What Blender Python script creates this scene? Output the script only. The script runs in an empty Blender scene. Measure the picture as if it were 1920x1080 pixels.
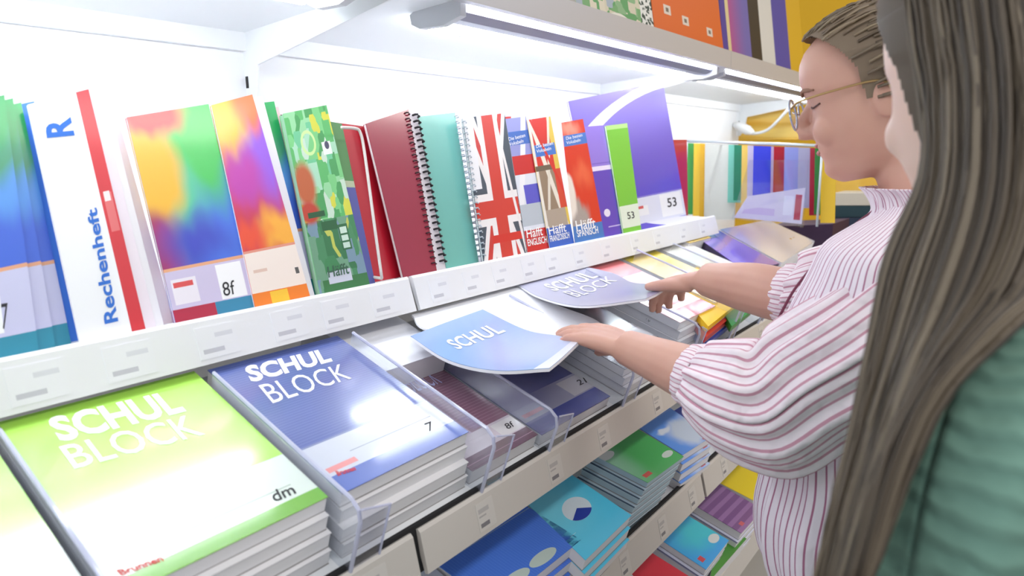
import bpy, bmesh, math, random
import numpy as np
from math import radians, sin, cos, tan, pi
random.seed(7)
scene = bpy.context.scene
COL = scene.collection
# ------------------------------------------------------------------ camera
CH = 1.45
YAW, PITCH, ROLL, FPX = radians(38.0), radians(10.9), radians(1.0), 1262.0
def _rot(y, p, r):
    f = np.array([cos(y)*cos(p), sin(y)*cos(p), -sin(p)]); rt = np.array([sin(y), -cos(y), 0]); d = np.cross(f, rt)
    return np.array([rt*cos(r)+d*sin(r), -rt*sin(r)+d*cos(r), f])
R = _rot(YAW, PITCH, ROLL)
from mathutils import Matrix, Vector
cam_d = bpy.data.cameras.new('camera'); cam = bpy.data.objects.new('camera', cam_d); COL.objects.link(cam)
M = Matrix(((R[0][0], -R[1][0], -R[2][0], 0), (R[0][1], -R[1][1], -R[2][1], 0), (R[0][2], -R[1][2], -R[2][2], CH), (0, 0, 0, 1)))
cam.matrix_world = M
cam_d.sensor_width = 36; cam_d.lens = FPX/1920*36; cam_d.clip_start = .02
cam_d.dof.use_dof = True; cam_d.dof.focus_distance = 1.25; cam_d.dof.aperture_fstop = 4.5
scene.camera = cam
# ------------------------------------------------------------------ world, exposure
w = bpy.data.worlds.new('shop_ambient'); scene.world = w; w.use_nodes = True
bg = w.node_tree.nodes['Background']; bg.inputs[0].default_value = (.9, .94, 1.0, 1); bg.inputs[1].default_value = .5
vs = scene.view_settings
vs.view_transform = 'Standard'; vs.look = 'None'; vs.exposure = .5; vs.gamma = 1; vs.use_curve_mapping = False
LED = 16.0
# unseen area lights added in a row above the aisle for soft fill
for i, (lx, ly) in enumerate(((-.6, -.9), (1.4, -.9), (3.4, -.9))):
    l = bpy.data.lights.new('overhead_fill', 'AREA'); l.shape = 'RECTANGLE'; l.size = 1.2; l.size_y = .3; l.energy = 12; l.color = (1, .96, .9)
    lo = bpy.data.objects.new('overhead_fill', l); lo.location = (lx, ly, 2.95); COL.objects.link(lo)
# ------------------------------------------------------------------ geometry helpers (coordinates are relative to the camera height)
def ray(x, y): return R.T @ np.array([(x-960)/FPX, (y-540)/FPX, 1.0])
def atY(x, y, v): r = ray(x, y); return r*(v/r[1])
def atX(x, y, v): r = ray(x, y); return r*(v/r[0])
def atZ(x, y, v): r = ray(x, y); return r*(v/r[2])
def dep(x, y, d): return ray(x, y)*d
class Plane:
    def __init__(s, n, p): s.n = np.array(n, float)/np.linalg.norm(n); s.p = np.array(p, float)
    def __call__(s, x, y): r = ray(x, y); return r*(np.dot(s.n, s.p)/np.dot(s.n, r))
def tilt(deg, d): t = radians(deg); return Plane((0, -sin(t), cos(t)), (0, 0, -d))
def leanp(deg, y, z): a = radians(deg); return Plane((0, -cos(a), sin(a)), (0, y, z))
ORI = {}
V3 = lambda *a: np.array(a, float)
def link(name, data, org, parent=None):
    o = bpy.data.objects.new(name, data); COL.objects.link(o)
    org = np.array(org, float); ORI[o.name] = org
    if parent is not None:
        o.parent = parent; o.location = Vector(org-ORI[parent.name])
    else: o.location = Vector((org[0], org[1], org[2]+CH))
    return o
def obj(name, verts, faces, mat, parent=None, uv=None, org=None, smooth=False):
    verts = np.array(verts, float)
    if org is None: org = V3(verts[:, 0].mean(), verts[:, 1].mean(), verts[:, 2].min())
    me = bpy.data.meshes.new(name); me.from_pydata([tuple(v-org) for v in verts], [], [tuple(f) for f in faces])
    mats = mat if isinstance(mat, (list, tuple)) else [mat]
    for m in mats: me.materials.append(m)
    if uv is not None:
        ul = me.uv_layers.new(name='UVMap')
        for lp in me.loops: ul.data[lp.index].uv = uv[lp.vertex_index]
    if smooth: me.polygons.foreach_set('use_smooth', [True]*len(me.polygons))
    me.update()
    return link(name, me, org, parent)
def tag(o, label, cat, group=None):
    o['label'] = label; o['category'] = cat
    if group: o['group'] = group
    return o
def struct(o): o['kind'] = 'structure'; return o
def thing(name, label, cat, org, group=None):
    o = link(name, None, org); o.empty_display_size = .02
    return tag(o, label, cat, group)
BOXF = [(0, 1, 2, 3), (7, 6, 5, 4), (0, 4, 5, 1), (1, 5, 6, 2), (2, 6, 7, 3), (3, 7, 4, 0)]
def box_v(x0, x1, y0, y1, z0, z1):
    return [(x0, y0, z1), (x1, y0, z1), (x1, y0, z0), (x0, y0, z0), (x0, y1, z1), (x1, y1, z1), (x1, y1, z0), (x0, y1, z0)]
BOXFC = [(3, 2, 1, 0), (4, 5, 6, 7), (1, 5, 4, 0), (2, 6, 5, 1), (3, 7, 6, 2), (0, 4, 7, 3)]
BUV = [(0, 1), (1, 1), (1, 0), (0, 0), (0, 1), (1, 1), (1, 0), (0, 0)]
def box(name, x0, x1, y0, y1, z0, z1, mat, parent=None): return obj(name, box_v(x0, x1, y0, y1, z0, z1), BOXFC, mat, parent, uv=BUV)
def prism_x(name, prof, x0, x1, mat, parent=None, smooth=False):
    """profile of (y, z) points swept along X"""
    n = len(prof); v = [(x0, y, z) for y, z in prof]+[(x1, y, z) for y, z in prof]
    f = [(i, (i+1) % n, n+(i+1) % n, n+i) for i in range(n)]+[tuple(range(n))[::-1], tuple(range(n, 2*n))]
    return obj(name, v, f, mat, parent, smooth=smooth)
def slab(name, P, n, t0, t1, mat, parent=None, inset=0.0, org=None):
    """block under the quad P (TL, TR, BR, BL), from depth t0 to t1 along -n"""
    P = np.array(P, float); c = P.mean(0); n = np.array(n)
    if inset:
        d = c-P; P = P+d/np.linalg.norm(d, axis=1)[:, None]*inset
    if name == 'cover':                      # printed face as a fine grid so that the print is not skewed
        g = 8; V = []; UV = []
        for i in range(g+1):
            for j in range(g+1): V.append(bil(P, j/g, 1-i/g)-n*t0); UV.append((j/g, 1-i/g))
        F = [(i*(g+1)+j, (i+1)*(g+1)+j, (i+1)*(g+1)+j+1, i*(g+1)+j+1) for i in range(g) for j in range(g)]
        rim = list(range(g+1))+[i*(g+1)+g for i in range(1, g+1)]+[g*(g+1)+j for j in range(g-1, -1, -1)]+[i*(g+1) for i in range(g-1, 0, -1)]
        b0 = len(V); V += [V[k]-n*(t1-t0) for k in rim]; UV += [UV[k] for k in rim]; m = len(rim)
        F += [(rim[k], rim[(k+1) % m], b0+(k+1) % m, b0+k) for k in range(m)]+[tuple(range(b0, b0+m))]
        return obj(name, V, F, mat, parent, uv=UV, org=org)
    return obj(name, list(P-n*t0)+list(P-n*t1), BOXFC, mat, parent, uv=BUV, org=org)
def tube_data(path, rad, seg=8, cap=True):
    path = [np.array(p, float) for p in path]; n = len(path)
    rad = [rad]*n if not hasattr(rad, '__len__') else rad
    V, F = [], []; ref = None
    for i, p in enumerate(path):
        t = path[min(i+1, n-1)]-path[max(i-1, 0)]; t = t/np.linalg.norm(t)
        if ref is None: ref = np.cross(t, V3(0, 0, 1)); ref = ref if np.linalg.norm(ref) > .1 else np.cross(t, V3(0, 1, 0))
        u = ref-t*np.dot(ref, t); u /= np.linalg.norm(u); ref = u; b = np.cross(t, u)
        for k in range(seg):
            a = 2*pi*k/seg; V.append(p+(u*cos(a)+b*sin(a))*rad[i])
    for i in range(n-1):
        for k in range(seg):
            a, b2 = i*seg+k, i*seg+(k+1) % seg; F.append((a, b2, b2+seg, a+seg))
    if cap: F += [tuple(range(seg))[::-1], tuple(range((n-1)*seg, n*seg))]
    return V, F
def join(*ds):
    V, F = [], []
    for v, f in ds:
        o = len(V); V += list(v); F += [tuple(i+o for i in q) for q in f]
    return V, F
def tube(name, path, rad, mat, parent=None, seg=8):
    V, F = tube_data(path, rad, seg); return obj(name, V, F, mat, parent, smooth=True)
def smooth_path(pts, k=6):
    """Catmull-Rom through the points"""
    pts = [np.array(p, float) for p in pts]; P = [2*pts[0]-pts[1]]+pts+[2*pts[-1]-pts[-2]]; out = []
    for i in range(1, len(P)-2):
        for j in range(k):
            t = j/k; a, b, c, d = P[i-1], P[i], P[i+1], P[i+2]
            out.append(.5*((2*b)+(c-a)*t+(2*a-5*b+4*c-d)*t*t+(3*b-a-3*c+d)*t**3))
    return out+[pts[-1]]
# ------------------------------------------------------------------ materials
MATS = {}
def lin(c): return tuple(((x/255)/12.92 if x/255 <= .04045 else ((x/255+.055)/1.055)**2.4) for x in c)
def mat(name, c, rough=.5, **k):
    if name in MATS: return MATS[name]
    m = bpy.data.materials.new(name); m.use_nodes = True; b = m.node_tree.nodes['Principled BSDF']
    b.inputs['Base Color'].default_value = (*lin(c), 1); b.inputs['Roughness'].default_value = rough
    for kk, v in k.items(): b.inputs[kk.replace('_', ' ')].default_value = v
    MATS[name] = m; return m
def emis(name, c, s):
    m = bpy.data.materials.new(name); m.use_nodes = True; b = m.node_tree.nodes['Principled BSDF']
    b.inputs['Emission Color'].default_value = (*c, 1); b.inputs['Emission Strength'].default_value = s; b.inputs['Base Color'].default_value = (.9, .9, .9, 1)
    return m
class Art:
    """printed cover: flat shapes and colour blends laid out in the cover's own UV space"""
    def __init__(s, name, base, rough=.35, coat=0.0, warp=0.0):
        s.m = bpy.data.materials.new(name); s.m.use_nodes = True; s.t = s.m.node_tree; s.b = s.t.nodes['Principled BSDF']
        s.b.inputs['Roughness'].default_value = rough; s.b.inputs['Coat Weight'].default_value = coat; s.b.inputs['Coat Roughness'].default_value = .1; s.b.inputs['Specular IOR Level'].default_value = .5+.45*(coat > .9)
        uv = s.t.nodes.new('ShaderNodeUVMap'); src = uv.outputs[0]
        sep = s.t.nodes.new('ShaderNodeSeparateXYZ'); s.t.links.new(src, sep.inputs[0]); s.u0, s.v0 = sep.outputs[0], sep.outputs[1]
        s.u, s.v = s.u0, s.v0
        if warp:
            nz = s.t.nodes.new('ShaderNodeTexNoise'); nz.inputs['Scale'].default_value = 2.2; s.t.links.new(src, nz.inputs['Vector'])
            sp = s.t.nodes.new('ShaderNodeSeparateColor'); s.t.links.new(nz.outputs['Color'], sp.inputs[0])
            s.u = s.mt('ADD', s.u0, s.mt('MULTIPLY', s.mt('SUBTRACT', sp.outputs[0], .5), warp))
            s.v = s.mt('ADD', s.v0, s.mt('MULTIPLY', s.mt('SUBTRACT', sp.outputs[1], .5), warp))
        s.col = None; s.base = (*lin(base), 1)
    def mt(s, op, a, b=None, c=None):
        n = s.t.nodes.new('ShaderNodeMath'); n.operation = op
        for i, x in enumerate((a, b, c)):
            if x is None: continue
            if isinstance(x, (int, float)): n.inputs[i].default_value = x
            else: s.t.links.new(x, n.inputs[i])
        return n.outputs[0]
    def mix(s, fac, c):
        n = s.t.nodes.new('ShaderNodeMix'); n.data_type = 'RGBA'
        s.t.links.new(fac, n.inputs[0])
        if s.col is None: n.inputs[6].default_value = s.base
        else: s.t.links.new(s.col, n.inputs[6])
        if isinstance(c, tuple): n.inputs[7].default_value = (*lin(c), 1)
        else: s.t.links.new(c, n.inputs[7])
        s.col = n.outputs[2]; return s
    def rng(s, x, a, b):
        return s.mt('MULTIPLY', s.mt('GREATER_THAN', x, a), s.mt('LESS_THAN', x, b))
    def rect(s, u0, u1, v0, v1, c): return s.mix(s.mt('MULTIPLY', s.rng(s.u0, u0, u1), s.rng(s.v0, v0, v1)), c)
    def dist(s, u, v, ru, rv, warped=True):
        U, W = (s.u, s.v) if warped else (s.u0, s.v0)
        a = s.mt('DIVIDE', s.mt('SUBTRACT', U, u), ru); b = s.mt('DIVIDE', s.mt('SUBTRACT', W, v), rv)
        return s.mt('SQRT', s.mt('ADD', s.mt('MULTIPLY', a, a), s.mt('MULTIPLY', b, b)))
    def blob(s, u, v, ru, rv, c, soft=.6):
        n = s.t.nodes.new('ShaderNodeMapRange'); n.interpolation_type = 'SMOOTHSTEP'
        s.t.links.new(s.dist(u, v, ru, rv), n.inputs[0])
        n.inputs[1].default_value = 1+soft; n.inputs[2].default_value = 1-soft; n.inputs[3].default_value = 0; n.inputs[4].default_value = 1
        return s.mix(n.outputs[0], c)
    def disc(s, u, v, ru, rv, c): return s.mix(s.mt('LESS_THAN', s.dist(u, v, ru, rv, False), 1), c)
    def ring(s, u, v, ru, rv, w, c):
        d = s.dist(u, v, ru, rv, False); return s.mix(s.rng(d, 1-w, 1+w), c)
    def line(s, a, b, c0, wd, c):
        """band |a u + b v - c0| < wd"""
        d = s.mt('ABSOLUTE', s.mt('SUBTRACT', s.mt('ADD', s.mt('MULTIPLY', s.u0, a), s.mt('MULTIPLY', s.v0, b)), c0))
        return s.mix(s.mt('LESS_THAN', d, wd), c)
    def stripes(s, axis, n, duty, c, lim=None):
        x = s.u0 if axis == 'u' else s.v0
        f = s.mt('LESS_THAN', s.mt('FRACT', s.mt('MULTIPLY', x, n)), duty)
        if lim: f = s.mt('MULTIPLY', f, s.mt('MULTIPLY', s.rng(s.u0, lim[0], lim[1]), s.rng(s.v0, lim[2], lim[3])))
        return s.mix(f, c)
    def cells(s, scale, ramp, lim=(0, 1, 0, 1), su=1.0, sv=1.4, metric='CHEBYCHEV', amt=1.0):
        cm = s.t.nodes.new('ShaderNodeCombineXYZ'); s.t.links.new(s.mt('MULTIPLY', s.u0, su), cm.inputs[0]); s.t.links.new(s.mt('MULTIPLY', s.v0, sv), cm.inputs[1])
        vo = s.t.nodes.new('ShaderNodeTexVoronoi'); vo.distance = metric; vo.inputs['Scale'].default_value = scale; s.t.links.new(cm.outputs[0], vo.inputs['Vector'])
        sp = s.t.nodes.new('ShaderNodeSeparateColor'); s.t.links.new(vo.outputs['Color'], sp.inputs[0])
        cr = s.t.nodes.new('ShaderNodeValToRGB'); cr.color_ramp.interpolation = 'CONSTANT'
        e = cr.color_ramp.elements
        while len(e) < len(ramp): e.new(.5)
        for i, c in enumerate(ramp): e[i].position = i/len(ramp); e[i].color = (*lin(c), 1)
        s.t.links.new(sp.outputs[0], cr.inputs[0])
        f = s.mt('MULTIPLY', s.mt('MULTIPLY', s.rng(s.u0, lim[0], lim[1]), s.rng(s.v0, lim[2], lim[3])), amt)
        return s.mix(f, cr.outputs[0])
    def done(s):
        if s.col is None: s.b.inputs['Base Color'].default_value = s.base
        else: s.t.links.new(s.col, s.b.inputs['Base Color'])
        return s.m
white_metal = mat('white_powder_coated_metal', (236, 238, 240), .45)
back_panel = mat('white_back_panel', (245, 246, 248), .5)
rail_m = mat('price_rail_plastic', (200, 194, 187), .4)
dark = mat('dark_gap_shade', (24, 23, 26), .7)  # near-black colour standing in for shade in gaps and slots
paper = mat('paper_edges', (232, 230, 232), .8)
chrome = mat('brushed_lamp_housing', (150, 152, 168), .5, Metallic=.3)
wire_m = mat('white_wire', (225, 218, 214), .4)
ink = mat('black_ink', (40, 40, 46), .6); white_ink = mat('white_ink', (250, 250, 250), .5); blue_ink = mat('blue_ink', (44, 110, 205), .6); red_ink = mat('red_ink', (205, 60, 60), .6); grey_ink = mat('grey_ink', (165, 165, 172), .7); violet_ink = mat('pale_violet_ink', (200, 200, 240), .6)
def acrylic(name, tint, edge=False):
    m = bpy.data.materials.new(name); m.use_nodes = True; t = m.node_tree; t.nodes.clear()
    out = t.nodes.new('ShaderNodeOutputMaterial'); tr = t.nodes.new('ShaderNodeBsdfTransparent'); tr.inputs[0].default_value = (*tint, 1)
    gl = t.nodes.new('ShaderNodeBsdfGlossy'); gl.inputs['Roughness'].default_value = .06; gl.inputs[0].default_value = (1, 1, 1, 1)
    lw = t.nodes.new('ShaderNodeLayerWeight'); lw.inputs[0].default_value = .5; pw = t.nodes.new('ShaderNodeMath'); pw.operation = 'POWER'; pw.inputs[1].default_value = 3.0; t.links.new(lw.outputs['Facing'], pw.inputs[0])
    fr = t.nodes.new('ShaderNodeMath'); fr.operation = 'MULTIPLY_ADD'; fr.inputs[1].default_value = .55; fr.inputs[2].default_value = .05; t.links.new(pw.outputs[0], fr.inputs[0])
    mx = t.nodes.new('ShaderNodeMixShader'); t.links.new(fr.outputs[0], mx.inputs[0]); t.links.new(tr.outputs[0], mx.inputs[1]); t.links.new(gl.outputs[0], mx.inputs[2])
    if edge:
        df = t.nodes.new('ShaderNodeBsdfDiffuse'); df.inputs[0].default_value = (.72, .74, .86, 1); m2 = t.nodes.new('ShaderNodeMixShader'); m2.inputs[0].default_value = edge
        t.links.new(mx.outputs[0], m2.inputs[1]); t.links.new(df.outputs[0], m2.inputs[2]); t.links.new(m2.outputs[0], out.inputs[0])
    else: t.links.new(mx.outputs[0], out.inputs[0])
    return m
clear = acrylic('clear_acrylic', (.93, .94, .98)); milky = acrylic('glare_acrylic', (.95, .97, .98), .11); clear_edge = acrylic('acrylic_edge', (.7, .7, .9), .6)  # pale diffuse share of the side panes stands in for reflected light
# ------------------------------------------------------------------ lettering
_tc = {}
def text_mesh(s, bold):
    if (s, bold) in _tc: return _tc[s, bold]
    cu = bpy.data.curves.new('lettering', 'FONT'); cu.body = s; cu.resolution_u = 3; cu.offset = .022*bold; cu.fill_mode = 'FRONT'
    o = bpy.data.objects.new('lettering', cu); COL.objects.link(o)
    dg = bpy.context.evaluated_depsgraph_get(); me = bpy.data.meshes.new_from_object(o.evaluated_get(dg))
    v = np.array([tuple(x.co)[:2] for x in me.vertices]); f = [tuple(p.vertices) for p in me.polygons]
    v = (v-v.min(0))/(v.max(0)-v.min(0))
    bpy.data.objects.remove(o); bpy.data.curves.remove(cu); bpy.data.meshes.remove(me)
    _tc[s, bold] = (v, f); return v, f
def bil(Q, u, v): return Q[0]*(1-u)*v+Q[1]*u*v+Q[2]*u*(1-v)+Q[3]*(1-u)*(1-v)
def lettering(s, Q, n, m, parent, bold=0, lift=.0005, name='lettering'):
    """text s laid into the quad Q (top-left, top-right, bottom-right, bottom-left as the text reads)"""
    v, f = text_mesh(s, bold); Q = [np.array(q, float) for q in Q]
    return obj(name, [bil(Q, a, b)+np.array(n)*lift for a, b in v], f, m, parent)
def patch(name, Q, n, m, parent, lift=.0004, t=.0004): return slab(name, [np.array(q)+np.array(n)*lift for q in Q], n, 0, t, m, parent)
# ------------------------------------------------------------------ structure of the shelving
YW = 1.36; YS = .885; ZS = -.2135; XJ1, XJ2, XJ3 = .835, 2.29, 3.80
struct(box('floor', -3, 7, -3, 3, -CH-.05, -CH, mat('grey_vinyl_floor', (188, 184, 178), .35)))
struct(box('wall_back', -1.2, XJ3+.02, YW, YW+.03, -CH, 1.15, back_panel))
yel = mat('yellow_far_panel', (240, 184, 8), .5)
struct(box('wall_far', 5.2, 5.25, -3, 3, -CH, 1.6, yel))
prt = Art('price_label_print', (206, 201, 195), .4)
prt.rect(.08, .7, .62, .78, (178, 174, 172)).rect(.08, .5, .48, .54, (170, 166, 164)).rect(.1, .62, .12, .27, (120, 118, 122)); prt = prt.done()
prt2 = Art('faded_label_print', (238, 239, 243), .5)
prt2.rect(.45, .9, .62, .76, (220, 221, 228)).rect(.1, .62, .16, .3, (200, 200, 208)); prt2 = prt2.done()
def rail(parent, x0, x1, top, bot, labels, lm, mt=rail_m):
    (yt, zt), (yb, zb) = top, bot
    r = prism_x('price_rail', [(yt, zt), (yb, zb), (yb+.006, zb-.002), (yt+.012, zt+.0015), (yt+.004, zt+.004)], x0, x1, mt, parent)
    n = np.cross(V3(1, 0, 0), V3(0, yt-yb, zt-zb)); n /= np.linalg.norm(n)
    n = n if n[1] < 0 else -n
    q = lambda x, s: V3(x, yb+(yt-yb)*s, zb+(zt-zb)*s)
    for x, wd in labels:
        patch('price_label', [q(x, .86), q(x+wd, .86), q(x+wd, .12), q(x, .12)], n, lm, r, lift=.0008, t=.0008)
    return r
# upper display shelves (standing notebooks)
for i, (a, b) in enumerate(((-1.1, XJ1-.005), (XJ1+.005, XJ2))):
    s = thing('display_shelf', ['white metal shelf under the colour-blended notebooks, left of the rail joint', 'white metal shelf under the spiral notebooks and purple pads, right of the rail joint'][i], 'shelf', ((a+b)/2, YS, ZS-.03), 'white shelves holding the standing notebooks')
    box('shelf_panel', a, b, YS+.012, YW, ZS-.028, ZS, white_metal, s)
    lab = [(x, .058) for x in (.215, .315, .43, .545, .635, .735)] if i == 0 else [(x, .05) for x in (.875, .97, 1.06, 1.16, 1.25, 1.37, 1.5, 1.66, 1.8, 1.98, 2.14)]
    rail(s, a, b, (YS, -.211), (.868, -.268), lab, prt2, mat('white_price_rail', (238, 239, 242), .35))
# the lit shelves above
def top_shelf(a, b, label):
    s = thing('canopy_shelf', label, 'shelf', ((a+b)/2, 1.1, .25), 'white canopy shelves above the notebooks')
    prism_x('shelf_panel', [(YW, .267), (YW, .275), (.87, .302), (.87, .292)], a, b, white_metal, s)
    box('back_lip', a, b, YW-.014, YW, .231, .268, white_metal, s)
    prism_x('front_lip', [(.852, .281), (.852, .336), (.858, .338), (.87, .336), (.87, .281)], a, b, mat('grey_lip', (200, 200, 205), .35, Metallic=.2), s)
    br = [(YW, .27), (YW, .10), (YW-.014, .10), (YW-.03, .118), (YW-.043, .15), (YW-.05, .2), (.93, .262), (.875, .272), (.875, .29)]
    prism_x('bracket', br, b-.004, b+.0005, white_metal, s)
    for z in (.168,): box('bracket_slot_shade', b-.0055, b-.004, YW-.012, YW-.004, z-.012, z+.012, dark, s)  # dark slab stands in for the shaded slot in the bracket
    return s
top_shelf(-1.1, XJ1, 'white canopy shelf above the colour-blended notebooks at the left')
top_shelf(XJ1+.002, XJ2, 'white canopy shelf above the spiral notebooks, between two brackets')
top_shelf(XJ2+.002, XJ3, 'white canopy shelf above the hanging folder rack, farthest along')
led = emis('led_tube', (.9, .95, 1.0), LED)
def lamp(a, b, label):
    s = thing('shelf_lamp', label, 'lamp', ((a+b)/2, .95, .28), 'twin tube lamps under the canopy shelves')
    prism_x('lamp_housing', [(.896, .274), (.9, .292), (.985, .289), (.98, .272), (.955, .265), (.92, .264)], a, b, chrome, s)
    def tb(y, z, r): 
        V, F = tube_data([(a+.02, y, z), (b-.02, y, z)], r, 10); return obj('lamp_tube', V, F, led, s, smooth=True)
    tb(1.0, .272, .0155); tb(.884, .284, .0045)
    for x in (a-.012, b-.004): prism_x('end_cap', [(.882, .262), (.882, .29), (1.0, .288), (1.016, .28), (1.012, .262), (.99, .252), (.93, .25)], x, x+.016, mat('lamp_end_cap', (198, 200, 205), .4), s)
    return s
lamp(-1.0, .75, 'tube lamp ending beside the bracket at the top left')
lamp(1.0, XJ2-.04, 'long bright twin tube lamp above the spiral notebooks')
lamp(XJ2+.03, XJ3-.1, 'bright twin tube lamp nearest the face of the woman with glasses')
tag(tube('lamp_cable', smooth_path([V3(3.68, 1.0, .275), atX(1478, 205, 3.66), atX(1440, 243, 3.7), atX(1405, 250, 3.72), atX(1385, 238, 3.74)]), .008, white_metal), 'white cable curling down from the end of the farthest lamp', 'cable')
tag(obj('lamp_plug', *tube_data([atX(1412, 249, 3.70), atX(1402, 244, 3.71), atX(1385, 236, 3.72), atX(1376, 234, 3.725)], [.012, .026, .024, .012], 10), mat('plug_white', (240, 240, 240), .4), smooth=True), 'white plug at the lower end of the lamp cable', 'plug')
# block shelf (tilted, school pads) and the two lower ones
T2 = 19.0; T3 = 17.0
def slope_shelf(name, label, a, b, yf, zf, deg, yb, railtop, railbot, joints, labels, grp):
    t = radians(deg); s = thing(name, label, 'shelf', ((a+b)/2, yf, zf-.03), grp)
    dy = yb-yf; prism_x('shelf_panel', [(yf, zf), (yb, zf+dy*tan(t)), (yb, zf+dy*tan(t)-.02), (yf, zf-.02)], a, b, white_metal, s)
    js = [a]+joints+[b]
    prism_x('rail_gap_shade', [(railtop[0]+.008, railtop[1]+.008), (railbot[0]+.01, railbot[1]), (railbot[0]+.02, railbot[1]), (railtop[0]+.014, railtop[1]+.008)], a, b, dark, s)  # dark strip stands in for shade in the gap along the rail
    for i in range(len(js)-1):
        rail(s, js[i]+(.006 if i else 0), js[i+1]-.006, railtop, railbot, [l for l in labels if js[i] <= l[0] < js[i+1]], prt)
    return s
J2 = .535
slope_shelf('sloped_shelf', 'sloped white shelf carrying the large school pads', -.6, 2.9, .587, -.469, T2, 1.0, (.578, -.466), (.566, -.519), [J2, 1.45], [(.44, .04), (.645, .036), (.82, .036), (.975, .036), (1.19, .036), (1.55, .04), (1.68, .04), (1.84, .04)], 'sloped shelves')
slope_shelf('sloped_shelf', 'sloped white shelf of blue and green exercise books under the school pads', .1, 2.9, .553, -.722, T3, 1.0, (.545, -.716), (.532, -.772), [1.39], [(.86, .034), (1.0, .034), (1.16, .034), (1.31, .034), (1.5, .034)], 'sloped shelves')
slope_shelf('sloped_shelf', 'lowest sloped shelf, of red, cyan and purple exercise books', .3, 2.9, .548, -1.06, T3, 1.0, (.54, -1.055), (.53, -1.11), [], [(1.3, .034)], 'sloped shelves')
# ------------------------------------------------------------------ standing notebooks
def notebook(name, label, cat, px, yb, lean, thick, cover, group=None, side=paper, letters=(), floor_z=ZS, inset=.0012, plane=None):
    pl = plane or leanp(lean, yb, floor_z); a = radians(lean)
    P = [pl(*q) for q in px]
    if plane is None:
        for i in (2, 3): k = (P[i][2]-floor_z)/cos(a); P[i] = P[i]-V3(0, sin(a), cos(a))*k
    n = pl.n; o = thing(name, label, cat, (P[2]+P[3])/2-n*thick/2, group)
    c = slab('cover', P, n, 0, .0012, cover, o)
    if thick > .004:
        slab('pages', P, n, .0012, thick-.0012, side, o, inset=inset); slab('back_cover', P, n, thick-.0012, thick, cover, o)
    for L in letters:
        s, q, m, b = L[:4]; lettering(s, [pl(*z) for z in q], n, m, c, b)
    return o, pl, P, c
def spiral(parent, pl, p0, p1, n, r, m, wr=.0012, off=0):
    a, b = pl(*p0), pl(*p1); V, F = [], []; ax = (b-a)/np.linalg.norm(b-a); u = pl.n; wv = np.cross(ax, u); ds = []
    for i in range(n):
        c = a+(b-a)*(i+.5)/n - u*off; path = [c+(u*cos(t)+wv*sin(t))*r+ax*(t/6.28-.5)*.003 for t in np.linspace(0, 2*pi, 9)]
        ds.append(tube_data(path, wr, 4))
    V, F = join(*ds); return obj('spiral_binding', V, F, m, parent, smooth=True)
def teal_blend(nm, lab=True):
    a = Art(nm, (66, 104, 212), .3, .3, warp=.25)
    a.blob(.5, 1.0, 1.2, .28, (40, 160, 90), .5).blob(.45, .75, .9, .1, (70, 150, 110), .7).blob(.5, .62, 1, .08, (86, 150, 225), .8)
    a.rect(0, 1, 0, .335, (200, 200, 232)).rect(0, 1, .33, .345, (225, 165, 130)).rect(0, 1, 0, .085, (48, 140, 165))
    if lab: a.rect(.3, .62, .1, .31, (246, 246, 248))
    return a.done()
g1 = 'green-blue notebooks at the left'
tb = teal_blend('green_blue_cover'); tb2 = teal_blend('green_blue_cover_plain', False)
notebook('notebook', 'green and blue blended notebook numbered 7, leftmost and nearest in its stack', 'notebook', [(-150, 215), (8, 178), (72, 655), (-90, 690)], .903, 17, .006, tb, g1, letters=[('7', [(2, 570), (14, 568), (16, 640-24), (4, 642-24)], ink, 0)])
notebook('notebook', 'green and blue blended notebook just right of the one numbered 7', 'notebook', [(-130, 220), (24, 184), (104, 650), (-60, 690)], .911, 17, .006, tb2, g1)
notebook('notebook', 'green and blue blended notebook touching the royal blue spine', 'notebook', [(-110, 225), (40, 192), (134, 645), (-30, 685)], .919, 17, .006, tb2, g1)
rb = Art('royal_blue_cover', (58, 100, 215), .35); rb.rect(.55, 1, 0, 1, (64, 128, 230)); rb = rb.done()
notebook('notebook', 'royal blue notebook showing only a narrow edge beside the white Rechenheft', 'notebook', [(-60, 215), (64, 190), (153, 636), (30, 665)], .927, 17, .006, rb)
rh = Art('white_red_striped_cover', (240, 241, 246), .4, .2); rh.rect(.78, 1, 0, 1, (208, 50, 60)).rect(.83, .97, .42, .58, (222, 110, 112)).rect(.84, .94, .545, .585, (245, 225, 225)); rh = rh.done()
notebook('notebook', 'white arithmetic notebook with blue upright lettering and a red stripe', 'notebook', [(52, 196), (166, 167), (272, 613), (150, 641)], .9, 17, .005, rh,
         letters=[('Rechenheft', [(163, 393), (180, 388), (221, 598), (198, 606)][0:1]+[(183, 388)]+[(222, 602), (198, 607)], blue_ink, 1)] and [('Rechenheft', [(196, 608), (162, 394), (181, 389), (222, 602)], blue_ink, 1.2), ('R', [(88, 259), (82, 223), (132, 219), (140, 254)], blue_ink, 1.5)])
wm = mat('white_pink_cover', (238, 228, 238), .5)
for k, (q, y, l) in enumerate((([(90, 190), (186, 176), (292, 609), (200, 630)], .909, 'thin white notebook just behind the red striped arithmetic notebook'), ([(110, 195), (202, 190), (306, 605), (220, 627)], .916, 'thin white notebook second behind the red striped arithmetic notebook'), ([(130, 210), (216, 203), (326, 600), (240, 620)], .923, 'thin white notebook beside the red and blue blended one numbered 8f'))):
    notebook('notebook', l, 'notebook', q, y, 17, .005, wm if k % 2 == 0 else mat('white_cover', (244, 243, 248), .5), 'thin white notebooks')
a8 = Art('rainbow_cover', (72, 118, 225), .3, .4, warp=.3)
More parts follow.
